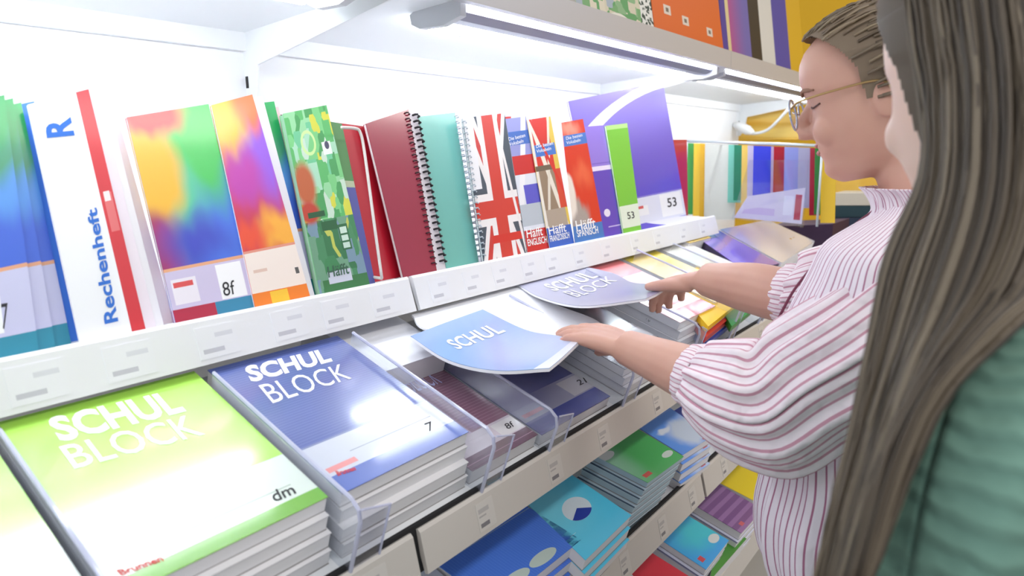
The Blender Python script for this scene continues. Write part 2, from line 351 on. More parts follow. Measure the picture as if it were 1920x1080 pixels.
a8.blob(.75, .95, .55, .4, (66, 190, 90), .35).blob(.25, .55, .35, .2, (90, 200, 150), .6).blob(.12, .72, .3, .3, (235, 180, 50), .35).blob(.25, 1.02, .4, .12, (215, 60, 65), .35).blob(.0, .36, .3, .16, (170, 40, 90), .5).blob(.45, .36, .35, .1, (62, 74, 190), .9)
a8.rect(0, 1, 0, .255, (206, 196, 226)).rect(0, 1, .25, .265, (232, 170, 130)).rect(0, .5, 0, .07, (176, 36, 66)).rect(.5, 1, 0, .07, (52, 134, 170)).rect(.6, .93, .075, .24, (248, 248, 250)).rect(.05, .34, .09, .21, (236, 230, 240)).rect(.07, .3, .17, .195, (220, 80, 80))
notebook('notebook', 'red, green and blue blended notebook numbered 8f', 'notebook', [(238, 220), (391, 195), (479, 571), (328, 601)], .903, 17, .006, a8.done(), letters=[('8f', [(415, 530), (438, 525), (442, 551), (420, 556)], ink, 0)])
ao = Art('sunset_cover', (205, 55, 75), .3, .4, warp=.3)
ao.blob(.75, .72, .55, .22, (150, 90, 220), .5).blob(.1, .95, .6, .2, (245, 185, 60), .4).blob(.85, 1.0, .4, .12, (240, 120, 70), .6).blob(.3, .62, .4, .14, (190, 60, 170), .7).blob(.8, .34, .4, .1, (248, 175, 60), .5).blob(.1, .34, .4, .05, (235, 80, 50), .7)
ao.rect(0, 1, 0, .275, (246, 232, 222)).rect(0, 1, .268, .28, (228, 150, 130)).rect(0, 1, 0, .075, (240, 130, 45)).rect(.3, .62, 0, .07, (246, 196, 60)).rect(.86, .93, .13, .16, (90, 90, 90)).rect(.1, .35, .17, .185, (226, 196, 180))
notebook('notebook', 'orange, pink and violet blended notebook beside the one numbered 8f', 'notebook', [(397, 197), (473, 177), (580, 549), (477, 571)], .899, 17, .006, ao.done())
for q, y, c, l in (([(420, 195), (492, 180), (588, 546), (500, 566)], .907, mat('white_card', (236, 232, 240), .5), 'thin white-edged notebook right behind the orange and violet blended one'),
                   ([(430, 200), (514, 190), (597, 545), (510, 564)], .914, tb2, 'green over blue notebook showing a thin slice right of the orange and violet one'),
                   ([(440, 210), (522, 200), (603, 543), (520, 562)], .921, mat('pale_pink_card', (226, 190, 196), .5), 'pale pink notebook showing a hairline slice left of the green planner'),
                   ([(450, 215), (546, 215), (616, 540), (530, 560)], .928, mat('dark_maroon_card', (84, 40, 44), .5), 'dark maroon notebook showing a thin slice left of the green planner')):
    notebook('notebook', l, 'notebook', q, y, 17, .005, c, 'notebook slices between the orange notebook and the green planner')
gp = Art('green_collage_cover', (96, 190, 110), .35, .3)
gp.cells(7, [(120, 205, 130), (90, 185, 105), (150, 215, 160), (215, 215, 70), (110, 200, 150), (170, 220, 190), (70, 160, 90), (200, 225, 205)], lim=(0, 1, .35, 1)).cells(6, [(70, 140, 95), (50, 120, 75), (110, 160, 130), (190, 200, 90), (120, 150, 170), (60, 135, 85)], lim=(0, 1, 0, .4))
gp.blob(.15, .6, .2, .12, (190, 95, 50), .3).blob(.12, .45, .2, .06, (190, 60, 40), .3).rect(.3, .62, .34, .39, (30, 95, 55)).rect(.08, .42, .42, .45, (25, 85, 50)).rect(.62, .82, .22, .36, (40, 105, 65)).rect(.65, .79, .31, .345, (205, 230, 215)).rect(.65, .79, .27, .3, (205, 230, 215)).rect(.65, .79, .23, .26, (200, 225, 210)).ring(.4, .82, .14, .06, .15, (205, 235, 160)).rect(.68, .88, .74, .81, (235, 240, 235)).disc(.79, .79, .05, .022, (70, 70, 100)).rect(.1, 1, 0, .08, (55, 120, 70)).rect(.22, .68, .055, .12, (206, 210, 226))
notebook('planner', 'green collage homework planner with a white name plate at its foot', 'planner', [(531, 213), (612, 197), (692, 527), (598, 546)], .897, 16, .012, gp.done(), side=mat('planner_pages', (150, 190, 160), .7), letters=[('Häfft', [(613, 500), (652, 492), (655, 513), (616, 521)], mat('dark_green_ink', (60, 100, 80), .6), .6)])
gp2 = Art('green_violet_cover', (92, 146, 92), .4); gp2.rect(0, 1, 0, .62, (92, 96, 170)).rect(0, 1, .6, .64, (190, 200, 170)); gp2 = gp2.done()
notebook('planner', 'planner with green top and violet foot peeking out behind the green collage planner', 'planner', [(550, 215), (641, 232), (701, 520), (620, 540)], .912, 16, .01, gp2)
redm = Art('red_folder', (190, 28, 48), .3, .4); redm.rect(.02, .3, .05, .14, (130, 60, 90)).rect(.02, .3, .25, .3, (110, 110, 170)); redm = redm.done()
notebook('folder', 'bright red plastic folder behind the bent wire holder', 'folder', [(570, 222), (730, 243), (808, 506), (640, 538)], .925, 15, .006, redm)
wp = leanp(13, .893, ZS)
hd = thing('wire_holder', 'bent pale wire holder standing in front of the red folder', 'holder', (wp(716, 521)+wp(690, 526))/2)
tube('wire_loop', smooth_path([wp(716, 522), wp(703, 430), wp(684, 290), wp(676, 250), wp(666, 241), wp(640, 239)], 5), .0028, wire_m, hd)
tube('wire_foot', [wp(716, 522), wp(716, 522)+V3(0, .12, 0)], .0028, wire_m, hd)
dr = Art('dark_red_cover', (158, 40, 66), .2, .6).done(); blk = mat('black_spiral', (30, 26, 32), .3)
o, pl, P, c = notebook('spiral_notebook', 'dark red spiral notebook with black coils, right of the red folder', 'notebook', [(686, 232), (766, 205), (818, 503), (755, 514)], .905, 15, .008, dr)
spiral(o, pl, (762, 208), (814, 500), 26, .0055, mat('maroon_spiral', (60, 20, 30), .3), .0015)
o, pl, P, c = notebook('spiral_notebook', 'white edged spiral notebook with thick black coils beside the teal one', 'notebook', [(700, 225), (780, 208), (834, 498), (768, 512)], .915, 15, .008, mat('white_glossy_card', (228, 222, 230), .3))
spiral(o, pl, (778, 212), (831, 496), 24, .008, blk, .0022)
o, pl, P, c = notebook('spiral_notebook', 'translucent teal spiral notebook', 'notebook', [(784, 219), (853, 211), (897, 488), (836, 498)], .92, 15, .008, Art('teal_plastic', (112, 188, 178), .3, .4).done())
spiral(o, pl, (855, 214), (900, 486), 26, .005, mat('pale_spiral', (190, 196, 205), .3), .0014)
uj = Art('flag_cover', (70, 84, 100), .35, .2)
for A, B, C0, wd, cc in ((1, .72, .82, .14, (240, 236, 236)), (1, -.72, .14, .14, (240, 236, 236)), (1, .72, .82, .05, (205, 60, 60)), (1, -.72, .14, .05, (205, 60, 60))): uj.line(A, B, C0, wd, cc)
uj.rect(.3, .78, 0, 1, (242, 238, 238)).rect(0, 1, .24, .46, (242, 238, 238)).rect(.41, .68, 0, 1, (212, 62, 58)).rect(0, 1, .29, .41, (212, 62, 58)).rect(0, .2, .5, 1, (240, 240, 244)).rect(.25, 1, .115, .17, (214, 50, 50)).line(1, .3, 1.02, .03, (240, 236, 236))
o, pl, P, c = notebook('spiral_notebook', 'spiral notebook with a worn union flag cover', 'notebook', [(868, 221), (946, 212), (986, 468), (906, 487)], .9, 14, .007, uj.done())
spiral(o, pl, (870, 224), (908, 484), 24, .0045, mat('pale_spiral', (190, 196, 205)), .0014)
fl2 = Art('flag_edge', (205, 60, 60), .4); fl2.stripes('v', 6, .5, (240, 238, 240)).stripes('v', 9, .25, (70, 84, 110)); fl2 = fl2.done()
notebook('notebook', 'narrow slice of flag print between the union flag and the English book', 'notebook', [(900, 222), (958, 218), (992, 466), (930, 482)], .91, 14, .006, fl2)
def hafft(lab, px, yb, foot, word, art, label, wq, hq, lq):
    notebook('workbook', label, 'workbook', px, yb, 14, .004, art, 'language workbooks', letters=[('Häfft', hq, mat('white_ink', (250, 250, 250)), .5), (word, wq, white_ink, .8), ('Die besten\nVokabeln', lq, white_ink, .3)])
he = Art('english_cover', (226, 230, 240), .35, .2); he.rect(0, 1, .72, 1, (150, 155, 215)).line(1, -1.2, -.35, .12, (240, 240, 245)).rect(0, 1, .58, .72, (205, 40, 50)).rect(.3, 1, .36, .5, (90, 90, 200)).rect(0, 1, .2, .36, (186, 196, 206)).rect(0, 1, 0, .17, (205, 40, 50)).rect(0, 1, .8, .9, (62, 110, 195))
hafft('', [(948, 223), (986, 218), (1030, 457), (988, 468)], .9, 0, 'ENGLISCH', he.done(), 'English workbook with a red foot', [(988, 449), (1024, 442), (1026, 455), (990, 462)], [(986, 430), (1016, 424), (1018, 441), (988, 447)], [(952, 258), (984, 250), (986, 266), (955, 274)])
hf = Art('french_cover', (226, 196, 90), .35, .2); hf.rect(0, .8, .6, 1, (214, 48, 50)).rect(0, .1, 0, 1, (235, 230, 220)).rect(.1, .72, .3, .62, (150, 130, 112)).line(1, .9, 1.0, .08, (235, 228, 215)).line(1, -.9, -.02, .05, (225, 218, 205)).rect(.1, .9, .16, .3, (176, 162, 148)).rect(0, .72, .60, .64, (110, 96, 84)).rect(.72, 1, .3, .6, (214, 70, 60)).rect(0, 1, 0, .165, (50, 100, 195)).rect(.1, .95, .71, .8, (62, 120, 205)).line(1, 1.5, 1.62, .05, (214, 48, 50))
hafft('', [(988, 225), (1032, 218), (1075, 448), (1029, 458)], .896, 0, 'FRANZÖSISCH', hf.done(), 'French workbook with a pale tower and a blue foot', [(1029, 440), (1066, 432), (1068, 446), (1032, 454)], [(1027, 425), (1060, 418), (1062, 434), (1030, 441)], [(1004, 272), (1036, 265), (1038, 280), (1006, 287)])
hs = Art('spanish_cover', (218, 52, 40), .35, .2, warp=.3); hs.blob(.3, .95, .4, .06, (240, 150, 130), .7).blob(.1, .2, .5, .16, (170, 160, 155), .2).blob(.0, .4, .22, .18, (235, 225, 215), .2).blob(.6, .55, .3, .1, (235, 100, 70), .8); hs.rect(0, 1, 0, .15, (60, 125, 200)).rect(.0, 1, .8, .89, (62, 120, 205))
hafft('', [(1053, 230), (1093, 223), (1132, 436), (1076, 448)], .892, 0, 'SPANISCH', hs.done(), 'red Spanish workbook with a grey bridge and a pale blue foot', [(1080, 432), (1120, 424), (1122, 437), (1083, 445)], [(1078, 414), (1115, 408), (1117, 426), (1081, 433)], [(1060, 257), (1091, 250), (1093, 264), (1062, 271)])
pb = Art('violet_band_cover', (92, 66, 190), .35, .3); pb.rect(0, 1, .62, 1, (146, 122, 222)).rect(0, 1, .6, .64, (236, 226, 250)).rect(.1, .9, .66, .67, (120, 95, 205)).disc(.35, .22, .14, .035, (236, 230, 250)).rect(.3, .9, .09, .1, (200, 190, 235))
notebook('notebook', 'violet notebook with a white band and emblem left of the lime one', 'notebook', [(1091, 238), (1141, 234), (1169, 431), (1131, 437)], .899, 14, .005, pb.done())
gn = Art('lime_cover', (120, 202, 70), .35, .3); gn.rect(0, 1, .06, .26, (228, 240, 226)).rect(0, 1, .96, 1, (180, 225, 140))
notebook('notebook', 'narrow lime green notebook numbered 53', 'notebook', [(1136, 236), (1176, 231), (1201, 424), (1168, 431)], .893, 14, .005, gn.done(), letters=[('53', [(1175, 398), (1188, 396), (1190, 409), (1177, 411)], ink, .3)])
pp = Art('violet_arc_cover', (94, 82, 205), .3, .4); pp.blob(.4, .95, .8, .3, (140, 128, 222), .9)
pp.ring(1.05, .5, 1.08, .49, .06, (238, 238, 252)).rect(0, 1, .045, .235, (226, 228, 244)).rect(0, 1, .228, .238, (140, 130, 215)).rect(.7, .97, .06, .22, (248, 248, 250)).rect(.38, .55, .1, .17, (240, 240, 246)).rect(.4, .5, .15, .17, (215, 90, 90))
notebook('notebook', 'large violet notebook with a white arc, numbered 53', 'notebook', [(1066, 190), (1243, 153), (1287, 404), (1120, 440)], .915, 12, .006, pp.done(), letters=[('53', [(1250, 372), (1267, 369), (1269, 386), (1252, 389)], ink, .5)])
notebook('folder', 'red folder showing a strip between the large violet notebook and the hanging rack', 'folder', [(1235, 262), (1288, 262), (1290, 402), (1250, 412)], 1.0, 3, .006, redm)
# ------------------------------------------------------------------ school pads on the sloped shelf
D_S2 = .469+.587*tan(radians(T2))          # shelf surface, same plane family
CT2 = cos(radians(T2))
def pad_stack(px, d, art, name, label, cat, n_under, letters=(), ts=.0, deg=T2, d_s=D_S2, group=None, side=paper, shift=(0, 0), spir=False, under=None, topt=None, jit=.0025, undercover=None):
    pl = tilt(deg, d); P = [pl(*q) if len(q) == 2 else np.array([q[0], q[1], -d+q[1]*tan(radians(deg))]) for q in px]
    c = cos(radians(deg)); total = (d_s-d)*c; k = n_under+1; th = total/k; objs = []; shift = (shift[0], shift[1]-th*tan(radians(deg))*.9)
    for i in range(k):
        s = V3(shift[0]*i+(random.uniform(-jit, jit) if i else 0), (shift[1]*i+(random.uniform(-jit, jit) if i else 0))*c, shift[1]*i*sin(radians(deg)))
        Q = [p+s-pl.n*th*i for p in P]
        lab = label if i == 0 else (under or 'pad %s down in the stack below the '+label) % ['', 'one', 'two', 'three', 'four', 'five', 'six', 'seven', 'eight'][i]
        o = thing(name, lab, cat, (Q[0]+Q[2])/2-pl.n*th, group)
        cv = slab('cover', Q, pl.n, 0, .0012, art if (i == 0 or not undercover) else undercover, o); slab('pages', Q, pl.n, .0012, th-.0009, side, o, inset=.0012); slab('backing', Q, pl.n, th-.0009, th, mat('grey_card', (150, 146, 146), .8), o)
        if i == 0:
            for L in letters: lettering(L[0], [pl(*z) for z in L[1]], pl.n, L[2], cv, L[3])
        objs.append((o, Q, pl))
    return objs
def rectp(x0, x1, yf, L=.297, deg=T2): yb = yf+L*cos(radians(deg)); return [(x0, yb, 0), (x1, yb, 0), (x1, yf, 0), (x0, yf, 0)]
GL = dict(rough=.26, coat=1.0)
lg = Art('lime_pad_cover', (168, 222, 84), **GL); lg.rect(0, 1, 0, .3, (214, 226, 216)).rect(0, 1, .0, .065, (112, 178, 56)).rect(.38, .9, .13, .137, (176, 190, 178))
lgm = lg.done()
gl = 'large school pads on the sloped shelf'
pad_stack(rectp(.203, .425, .602), .5803, lgm, 'school_pad', 'lime green school pad with white lettering, nearest whole pad', 'pad', 3, group=gl, under='pad %s down under the lime green school pad with white lettering', undercover=paper,
    letters=[('SCHUL', [(85, 785), (315, 733), (350, 772), (115, 830)], white_ink, 1.6), ('BLOCK', [(110, 838), (352, 778), (385, 815), (140, 880)], white_ink, .2), ('dm', [(505, 922), (545, 908), (556, 925), (515, 942)], ink, .4), ('Brunnen', [(218, 1070), (300, 1042), (308, 1052), (228, 1080)], red_ink, 1)])
pad_stack(rectp(-.03, .188, .602), .5803, lgm, 'school_pad', 'lime green pad cut by the bottom left corner of the picture', 'pad', 3, group=gl, under='pad %s down under the lime green pad at the bottom left corner', undercover=paper)
bl = Art('blue_pad_cover', (92, 108, 172), **GL); bl.stripes('v', 60, .3, (78, 92, 160)).rect(0, 1, 0, .3, (198, 204, 216)).rect(0, 1, .295, .305, (120, 130, 176)).rect(0, 1, .0, .1, (86, 110, 188)).rect(.72, .98, .12, .28, (216, 220, 226)).rect(.25, .9, .185, .19, (150, 156, 172)).rect(.04, .24, .12, .15, (220, 140, 140))
pad_stack(rectp(.441, .66, .597), .5803, bl.done(), 'school_pad', 'slate blue school pad with white lettering, numbered 7', 'pad', 3, group=gl, under='pad %s down under the slate blue school pad numbered 7', undercover=paper,
    letters=[('SCHUL', [(456, 688), (610, 653), (624, 678), (472, 718)], white_ink, 1.8), ('BLOCK', [(484, 723), (640, 682), (660, 710), (512, 757)], white_ink, -.1), ('7', [(795, 795), (808, 790), (816, 805), (804, 810)], ink, 0), ('Brunnen', [(628, 884), (664, 874), (668, 882), (634, 893)], red_ink, 1)])
br = Art('mauve_pad_cover', (150, 106, 126), **GL); br.stripes('v', 34, .25, (170, 128, 146), (.4, 1, .3, 1)).rect(0, .42, .25, 1, (206, 186, 212)).rect(0, 1, 0, .28, (226, 216, 226)).rect(0, 1, 0, .11, (112, 78, 96)).rect(0, 1, .045, .05, (190, 150, 170)).rect(.66, 1, .12, .26, (240, 238, 240))
pad_stack(rectp(.669, .829, .6, .225), .645, br.done(), 'school_pad', 'mauve striped school pad numbered 8f, lying low between two trays', 'pad', 0, group=gl, letters=[('8f', [(944, 796), (958, 790), (966, 799), (952, 805)], ink, .2), ('BLOCK', [(742, 705), (800, 690), (830, 718), (775, 738)], violet_ink, -.2)])
wp_ = Art('blank_white_cover', (240, 241, 248), .35, .2).done()
pad_stack([(640, 622), (798, 582), (1030, 700), (880, 790)], .602, wp_, 'school_pad', 'blank white pad under the lifted pale blue cover', 'pad', 2, group=gl, under='pad %s down below the blank white pad under the pale blue cover') if 0 else None
pad_stack(rectp(.669, .828, .79, .2), .6, wp_, 'school_pad', 'added blank white pad filling the lamp glare behind the mauve pad', 'pad', 0, group=gl)  # white pad put in where lamp glare whitens the back of the tray
db = Art('navy_pad_cover', (66, 70, 132), **GL); db.rect(0, 1, 0, .3, (150, 152, 178)).rect(0, 1, 0, .12, (42, 58, 150)).blob(.2, .35, .35, .15, (126, 128, 180), .8).rect(.7, 1, .13, .28, (190, 190, 200)).rect(.05, .3, .15, .18, (200, 130, 150))
pad_stack(rectp(.838, 1.06, .598), .648, db.done(), 'school_pad', 'navy blue school pad numbered 21 inside the clear tray', 'pad', 0, group=gl, letters=[('21', [(1080, 714), (1094, 708), (1101, 717), (1087, 723)], ink, .3)])
gd = Art('charcoal_pad_cover', (52, 50, 62), **GL); gd.rect(0, 1, 0, .36, (140, 138, 146)).rect(0, 1, 0, .13, (70, 68, 80)).rect(.68, 1, .16, .3, (176, 174, 180))
pad_stack(rectp(1.12, 1.335, .6), .612, gd.done(), 'school_pad', 'charcoal school pad numbered 28 below the lifted grey cover', 'pad', 2, group=gl, under='pad %s down under the charcoal school pad numbered 28', undercover=paper, letters=[('28', [(1210, 598), (1221, 594), (1226, 600), (1215, 604)], ink, .3)])
rd = Art('red_white_pad_cover', (226, 128, 130), **GL); rd.rect(0, 1, .3, .72, (240, 206, 206)).rect(.2, .8, .38, .5, (205, 84, 88)).rect(0, 1, 0, .3, (236, 196, 198)).rect(.3, 1, .0, .14, (190, 66, 76)).rect(0, 1, .72, 1, (240, 130, 136)).rect(.3, .95, .2, .36, (214, 96, 98))
pad_stack(rectp(1.395, 1.605, .61), .5803, rd.done(), 'school_pad', 'red and white school pad between the hands of the woman', 'pad', 3, group=gl, under='pad %s down under the red and white school pad', undercover=paper)
ye = Art('yellow_white_cover', (236, 214, 120), **GL); ye.blob(.55, .88, .5, .2, (226, 200, 10), .4).rect(0, 1, 0, .35, (240, 196, 30))
pad_stack(rectp(1.63, 1.83, .62), .5803, ye.done(), 'school_pad', 'yellow pad lying right of the red and white one', 'pad', 0, group=gl)
pad_stack(rectp(1.86, 2.05, .66), .5803, Art('pale_pad_cover', (236, 232, 226), **GL).done(), 'school_pad', 'whitish pad under the far wrist of the woman', 'pad', 1, group=gl, under='pad %s down under the whitish pad at the far wrist')
pad_stack(rectp(2.02, 2.2, .86, .1), .57, mat('ochre_card', (190, 160, 70), .5), 'school_pad', 'small ochre card at the end of the label rail', 'card', 0)
vp = Art('violet_folder_cover', (104, 66, 196), **GL); vp.blob(.1, .9, .5, .3, (160, 130, 230), .8)
pad_stack([(1302, 441), (1346, 431), (1462, 494), (1395, 506)], .58, vp.done(), 'folder', 'violet folder lying flat beyond the far wrist of the woman', 'folder', 2, under='folder %s down under the violet flat folder', side=mat('dark_side', (60, 50, 80), .6))
lv = Art('pale_lilac_cover', (206, 206, 218), **GL); lv.blob(.1, .9, .5, .4, (150, 146, 214), .8).disc(.72, .3, .02, .02, (60, 60, 90)).disc(.8, .3, .03, .01, (150, 170, 190))
pad_stack([(1350, 430), (1440, 412), (1528, 452), (1466, 493)], .58, lv.done(), 'folder', 'pale lilac folder lying flat under the hanging folder rack', 'folder', 1, under='folder %s down under the pale lilac flat folder')
# bright plastic folders in the tray beside the red pad
for i, (q, d, c, l) in enumerate((([(1250, 520), (1310, 500), (1386, 566), (1328, 612)], .585, (244, 196, 12), 'yellow plastic folder bulging out of the tray beside the red pad'), ([(1255, 540), (1315, 520), (1384, 584), (1324, 632)], .605, (196, 36, 40), 'red plastic folder just under the yellow one'), ([(1260, 556), (1320, 536), (1378, 600), (1320, 650)], .625, (36, 64, 150), 'blue plastic folder at the bottom of the tray beside the red pad'), ([(1330, 540), (1385, 524), (1412, 580), (1372, 612)], .60, (30, 130, 50), 'green plastic folder in the last tray'))):
    pad_stack(q, d, mat('plastic_%d' % i, c, .35), 'plastic_folder', l, 'folder', 0, d_s=d+.018, side=mat('plastic_%d' % i, c))
# ---- clear acrylic trays
def divider(x, yf, yb, h, label, lip=None, foot=.05):
    """upright clear pane between stacks: side pane rising above the shelf, front return with rounded top"""
    t = radians(T2); n = V3(0, -sin(t), cos(t)); f = V3(0, cos(t), sin(t))
    base = lambda s: V3(0, .595, -D_S2+.595*tan(t))+f*s
    o = thing('clear_tray', label, 'tray', base(0)+V3(x, 0, 0), 'clear acrylic trays')
    prof = [base(yf)+n*.001, base(yf)+n*(h-.02), base(yf+.006)+n*(h-.006), base(yf+.02)+n*h, base(yb)+n*h, base(yb)+n*.001]
    prism_x('side_pane', [(p[1], p[2]) for p in prof], x, x+.003, milky, o)
    V, F = tube_data([p+V3(x+.0015, 0, 0) for p in prof[:-1]], .0026, 6); obj('pane_edge', V, F, clear_edge, o)
    if lip:
        x1 = x+lip; q = lambda xx, hh: base(yf)+n*hh+V3(xx, 0, 0)
        Q = [q(x, h), q(x1, h*.85), q(x1+.0, .004), q(x, .004)]
        slab('front_pane', Q, -f, 0, .002, clear, o)
        V, F = tube_data([Q[0], Q[1], Q[2]], .0015, 5); obj('front_edge', V, F, clear_edge, o)
    return o
divider(.194, -.012, .30, .1, 'clear tray pane between the two lime green pads', .05)
divider(.4315, -.012, .30, .1, 'clear tray pane between the lime green and the slate blue pads', .045)
divider(.664, -.012, .30, .105, 'clear tray pane between the slate blue and the mauve pads', .045)
divider(.832, -.012, .30, .075, 'clear tray pane left of the navy blue pad', .045)
divider(1.075, -.012, .30, .095, 'clear tray pane between the navy blue and the charcoal pads', .05)
divider(1.37, -.012, .30, .11, 'clear tray pane left of the red and white pad', .04)
divider(1.615, -.012, .30, .13, 'clear tray pane right of the red and white pad', .04)
divider(1.85, -.012, .30, .12, 'clear tray pane beside the green plastic folder', .04)
# ---- lifted covers bending in the hands
def lifted(label, grid, top, under, th, letters=()):
    """grid: rows of points (back to front) x columns; a bent pad of thickness th"""
    G = np.array(grid, float); r, c, _ = G.shape
    def up(a, k, ax):
        sh = np.split(a, a.shape[ax], ax); return np.stack(smooth_path([s.squeeze(ax) for s in sh], k), ax)
    G = up(up(G, 8, 0), 8, 1); r, c, _ = G.shape
    du = np.gradient(G, axis=1); dv = np.gradient(G, axis=0); N = np.cross(dv, du); N /= np.linalg.norm(N, axis=2)[:, :, None]
    N *= np.sign(N[:, :, 2:3].mean())
    top_v = G.reshape(-1, 3); uv = [(j/(c-1), 1-i/(r-1)) for i in range(r) for j in range(c)]
    def sheet(name, A, B, m):
        V = np.concatenate([A, B]); k = r*c; F = []
        for i in range(r-1):
            for j in range(c-1):
                a = i*c+j; F += [(a, a+1, a+c+1, a+c), (k+a, k+a+c, k+a+c+1, k+a+1)]
        ring_ = [j for j in range(c)]+[i*c+c-1 for i in range(1, r)]+[(r-1)*c+j for j in range(c-2, -1, -1)]+[i*c for i in range(r-2, 0, -1)]
        for a, b in zip(ring_, ring_[1:]+ring_[:1]): F.append((a, k+a, k+b, b))
        return obj(name, V, F, m, o, uv=uv+uv, smooth=False)
    o = thing('lifted_pad', label, 'pad', G.reshape(-1, 3).mean(0))
    Nf = N.reshape(-1, 3)
    cv = sheet('cover', top_v, top_v-Nf*.001, top)
    sheet('pages', top_v-Nf*.001, top_v-Nf*th, under)
    for s, (u0, u1, v0, v1), m, b in letters:
        tv, tf = text_mesh(s, b)
        def sp(u, v):
            x = (u0+(u1-u0)*u)*(c-1); y = (1-(v0+(v1-v0)*v))*(r-1); j, i = min(int(x), c-2), min(int(y), r-2); fx, fy = x-j, y-i
            return (G[i, j]*(1-fx)*(1-fy)+G[i, j+1]*fx*(1-fy)+G[i+1, j]*(1-fx)*fy+G[i+1, j+1]*fx*fy)+N[i, j]*.0008
        obj('lettering', [sp(a, b_) for a, b_ in tv], tf, m, cv)
    return o
lb = Art('pale_blue_cover', (146, 176, 226), rough=.25, coat=.4); lb.blob(.8, .2, .5, .4, (190, 205, 240), .8).rect(.0, 1, 0, .1, (226, 232, 246))
def bent(ds, rows): return [[tilt(T2, d)(*q) for q in r] for d, r in zip(ds, rows)]
lifted('pale blue pad bent upward by the near hand of the woman', bent((.572, .55, .528, .506), [
    [(770, 630), (835, 605), (905, 580)], [(840, 674), (905, 650), (985, 618)], [(930, 694), (985, 668), (1050, 630)], [(1030, 690), (1055, 669), (1085, 640)]]),
    lb.done(), mat('white_sheets', (244, 244, 250), .6), .006, [('SCHUL', (.25, .85, .72, .84), white_ink, 1)])
lifted('blank white pad arching behind the pale blue one', bent((.58, .572, .562, .55), [
    [(772, 590), (870, 562), (962, 532)], [(805, 618), (920, 588), (1030, 566)], [(960, 634), (1040, 612), (1110, 596)], [(1060, 652), (1105, 630), (1135, 615)]]),
    mat('blank_white_sheet', (244, 245, 250), .4), mat('white_sheets', (244, 244, 250)), .004)
lv2 = Art('lilac_grey_cover', (184, 184, 206), rough=.3, coat=.4); lv2.blob(.7, .3, .6, .5, (150, 152, 190), .8)
lifted('lilac grey pad bent upward by the far hand of the woman', bent((.575, .555, .505, .45), [
    [(968, 531), (1025, 515), (1083, 497)], [(1012, 556), (1080, 540), (1150, 512)], [(1090, 573), (1140, 556), (1188, 530)], [(1210, 560), (1235, 548), (1256, 531)]]),
    lv2.done(), mat('white_sheets', (244, 244, 250)), .005, [('SCHUL', (.25, .85, .7, .86), white_ink, .8), ('BLOCK', (.3, .9, .5, .66), white_ink, -.2)])
# ------------------------------------------------------------------ exercise books on the two lower shelves (A5)
D_S3 = .722+.553*tan(radians(T3)); D_S4 = 1.06+.548*tan(radians(T3))
def low(px, d, art, label, n, d_s=D_S3, **k): return pad_stack(px, d, art, 'exercise_book', label, 'exercise book', n, deg=T3, d_s=d_s, **k)
b3 = Art('denim_blue_cover', (78, 128, 236), .4, .1); b3.stripes('u', 40, .2, (90, 142, 242)).rect(0, 1, .86, .875, (150, 180, 230)).disc(.62, .14, .15, .085, (206, 222, 214)).disc(.3, .14, .15, .085, (206, 222, 214)).rect(.03, .12, .1, .2, (206, 100, 120))
low([(808, 1050), (978, 943), (1090, 1012), (930, 1140)], .815, b3.done(), 'denim blue exercise book with two pale discs', 2, under='book %s down under the denim blue exercise book')
sm = Art('white_lined_cover', (222, 226, 240), .5).done()
low([(700, 1120), (800, 1052), (915, 1150), (800, 1240)], .82, sm, 'white edged exercise book left of the denim blue one', 2, under='book %s down under the white edged exercise book at the bottom')
cy = Art('sky_blue_cover', (84, 214, 252), .35, .2); cy.blob(.2, .8, .5, .5, (130, 228, 252), .9).disc(.52, .52, .24, .165, (226, 240, 250)).rect(.08, .2, .3, .305, (200, 235, 250))
ob = low([(984, 940), (1063, 884), (1184, 966), (1098, 1050)], .815, cy.done(), 'sky blue exercise book with a round white emblem', 2, under='book %s down under the sky blue exercise book')
o, Q, pl = ob[0]
def wedge(Q, pl, u, v, ru, rv, a0, a1, m, par):
    pts = [bil(Q, u, v)]+[bil(Q, u+ru*cos(t), v+rv*sin(t)) for t in np.linspace(a0, a1, 12)]
    return obj('emblem', [p+pl.n*.0006 for p in pts], [tuple(range(len(pts)))], m, par)
wedge(Q, pl, .52, .52, .24, .165, -2.6, -.75, mat('navy_emblem', (30, 60, 170), .5), o)
gr = Art('green_book_cover', (80, 184, 96), .35, .2); gr.blob(.0, .7, .25, .6, (150, 205, 170), .8).disc(.84, .2, .13, .06, (214, 226, 216)).disc(.1, .8, .16, .08, (236, 240, 238)).rect(.08, .25, .08, .16, (214, 90, 80))
sp_side = mat('striped_book_edge', (176, 200, 212), .6)
pale = Art('pale_teal_cover', (196, 216, 226), .45); pale.rect(0, .035, 0, 1, (62, 84, 104)); pale = pale.done()
low([(1108, 850), (1184, 797), (1282, 856), (1215, 905)], .79, gr.done(), 'green exercise book on top of its fanned stack', 6, shift=(-.0125, .003), side=sp_side, undercover=pale, jit=.0005, under='pale teal exercise book %s down in the fanned stack below the green one')
cl = Art('cloud_cover', (100, 156, 240), .35, .2, warp=.5); cl.blob(.8, .3, .5, .35, (206, 218, 236), .35).blob(.3, .55, .15, .08, (225, 232, 245), .4).rect(0, 1, .84, .85, (160, 190, 235)).rect(.75, .9, .03, .06, (200, 90, 110))
low([(1186, 795), (1245, 757), (1335, 818), (1280, 853)], .80, cl.done(), 'sky and cloud exercise book next to the green one', 3, under='book %s down under the sky and cloud exercise book')
rbx = Art('royal_book_cover', (54, 76, 178), .35, .2); rbx.rect(0, .07, 0, 1, (235, 236, 244)).rect(0, 1, 0, .08, (235, 236, 244))
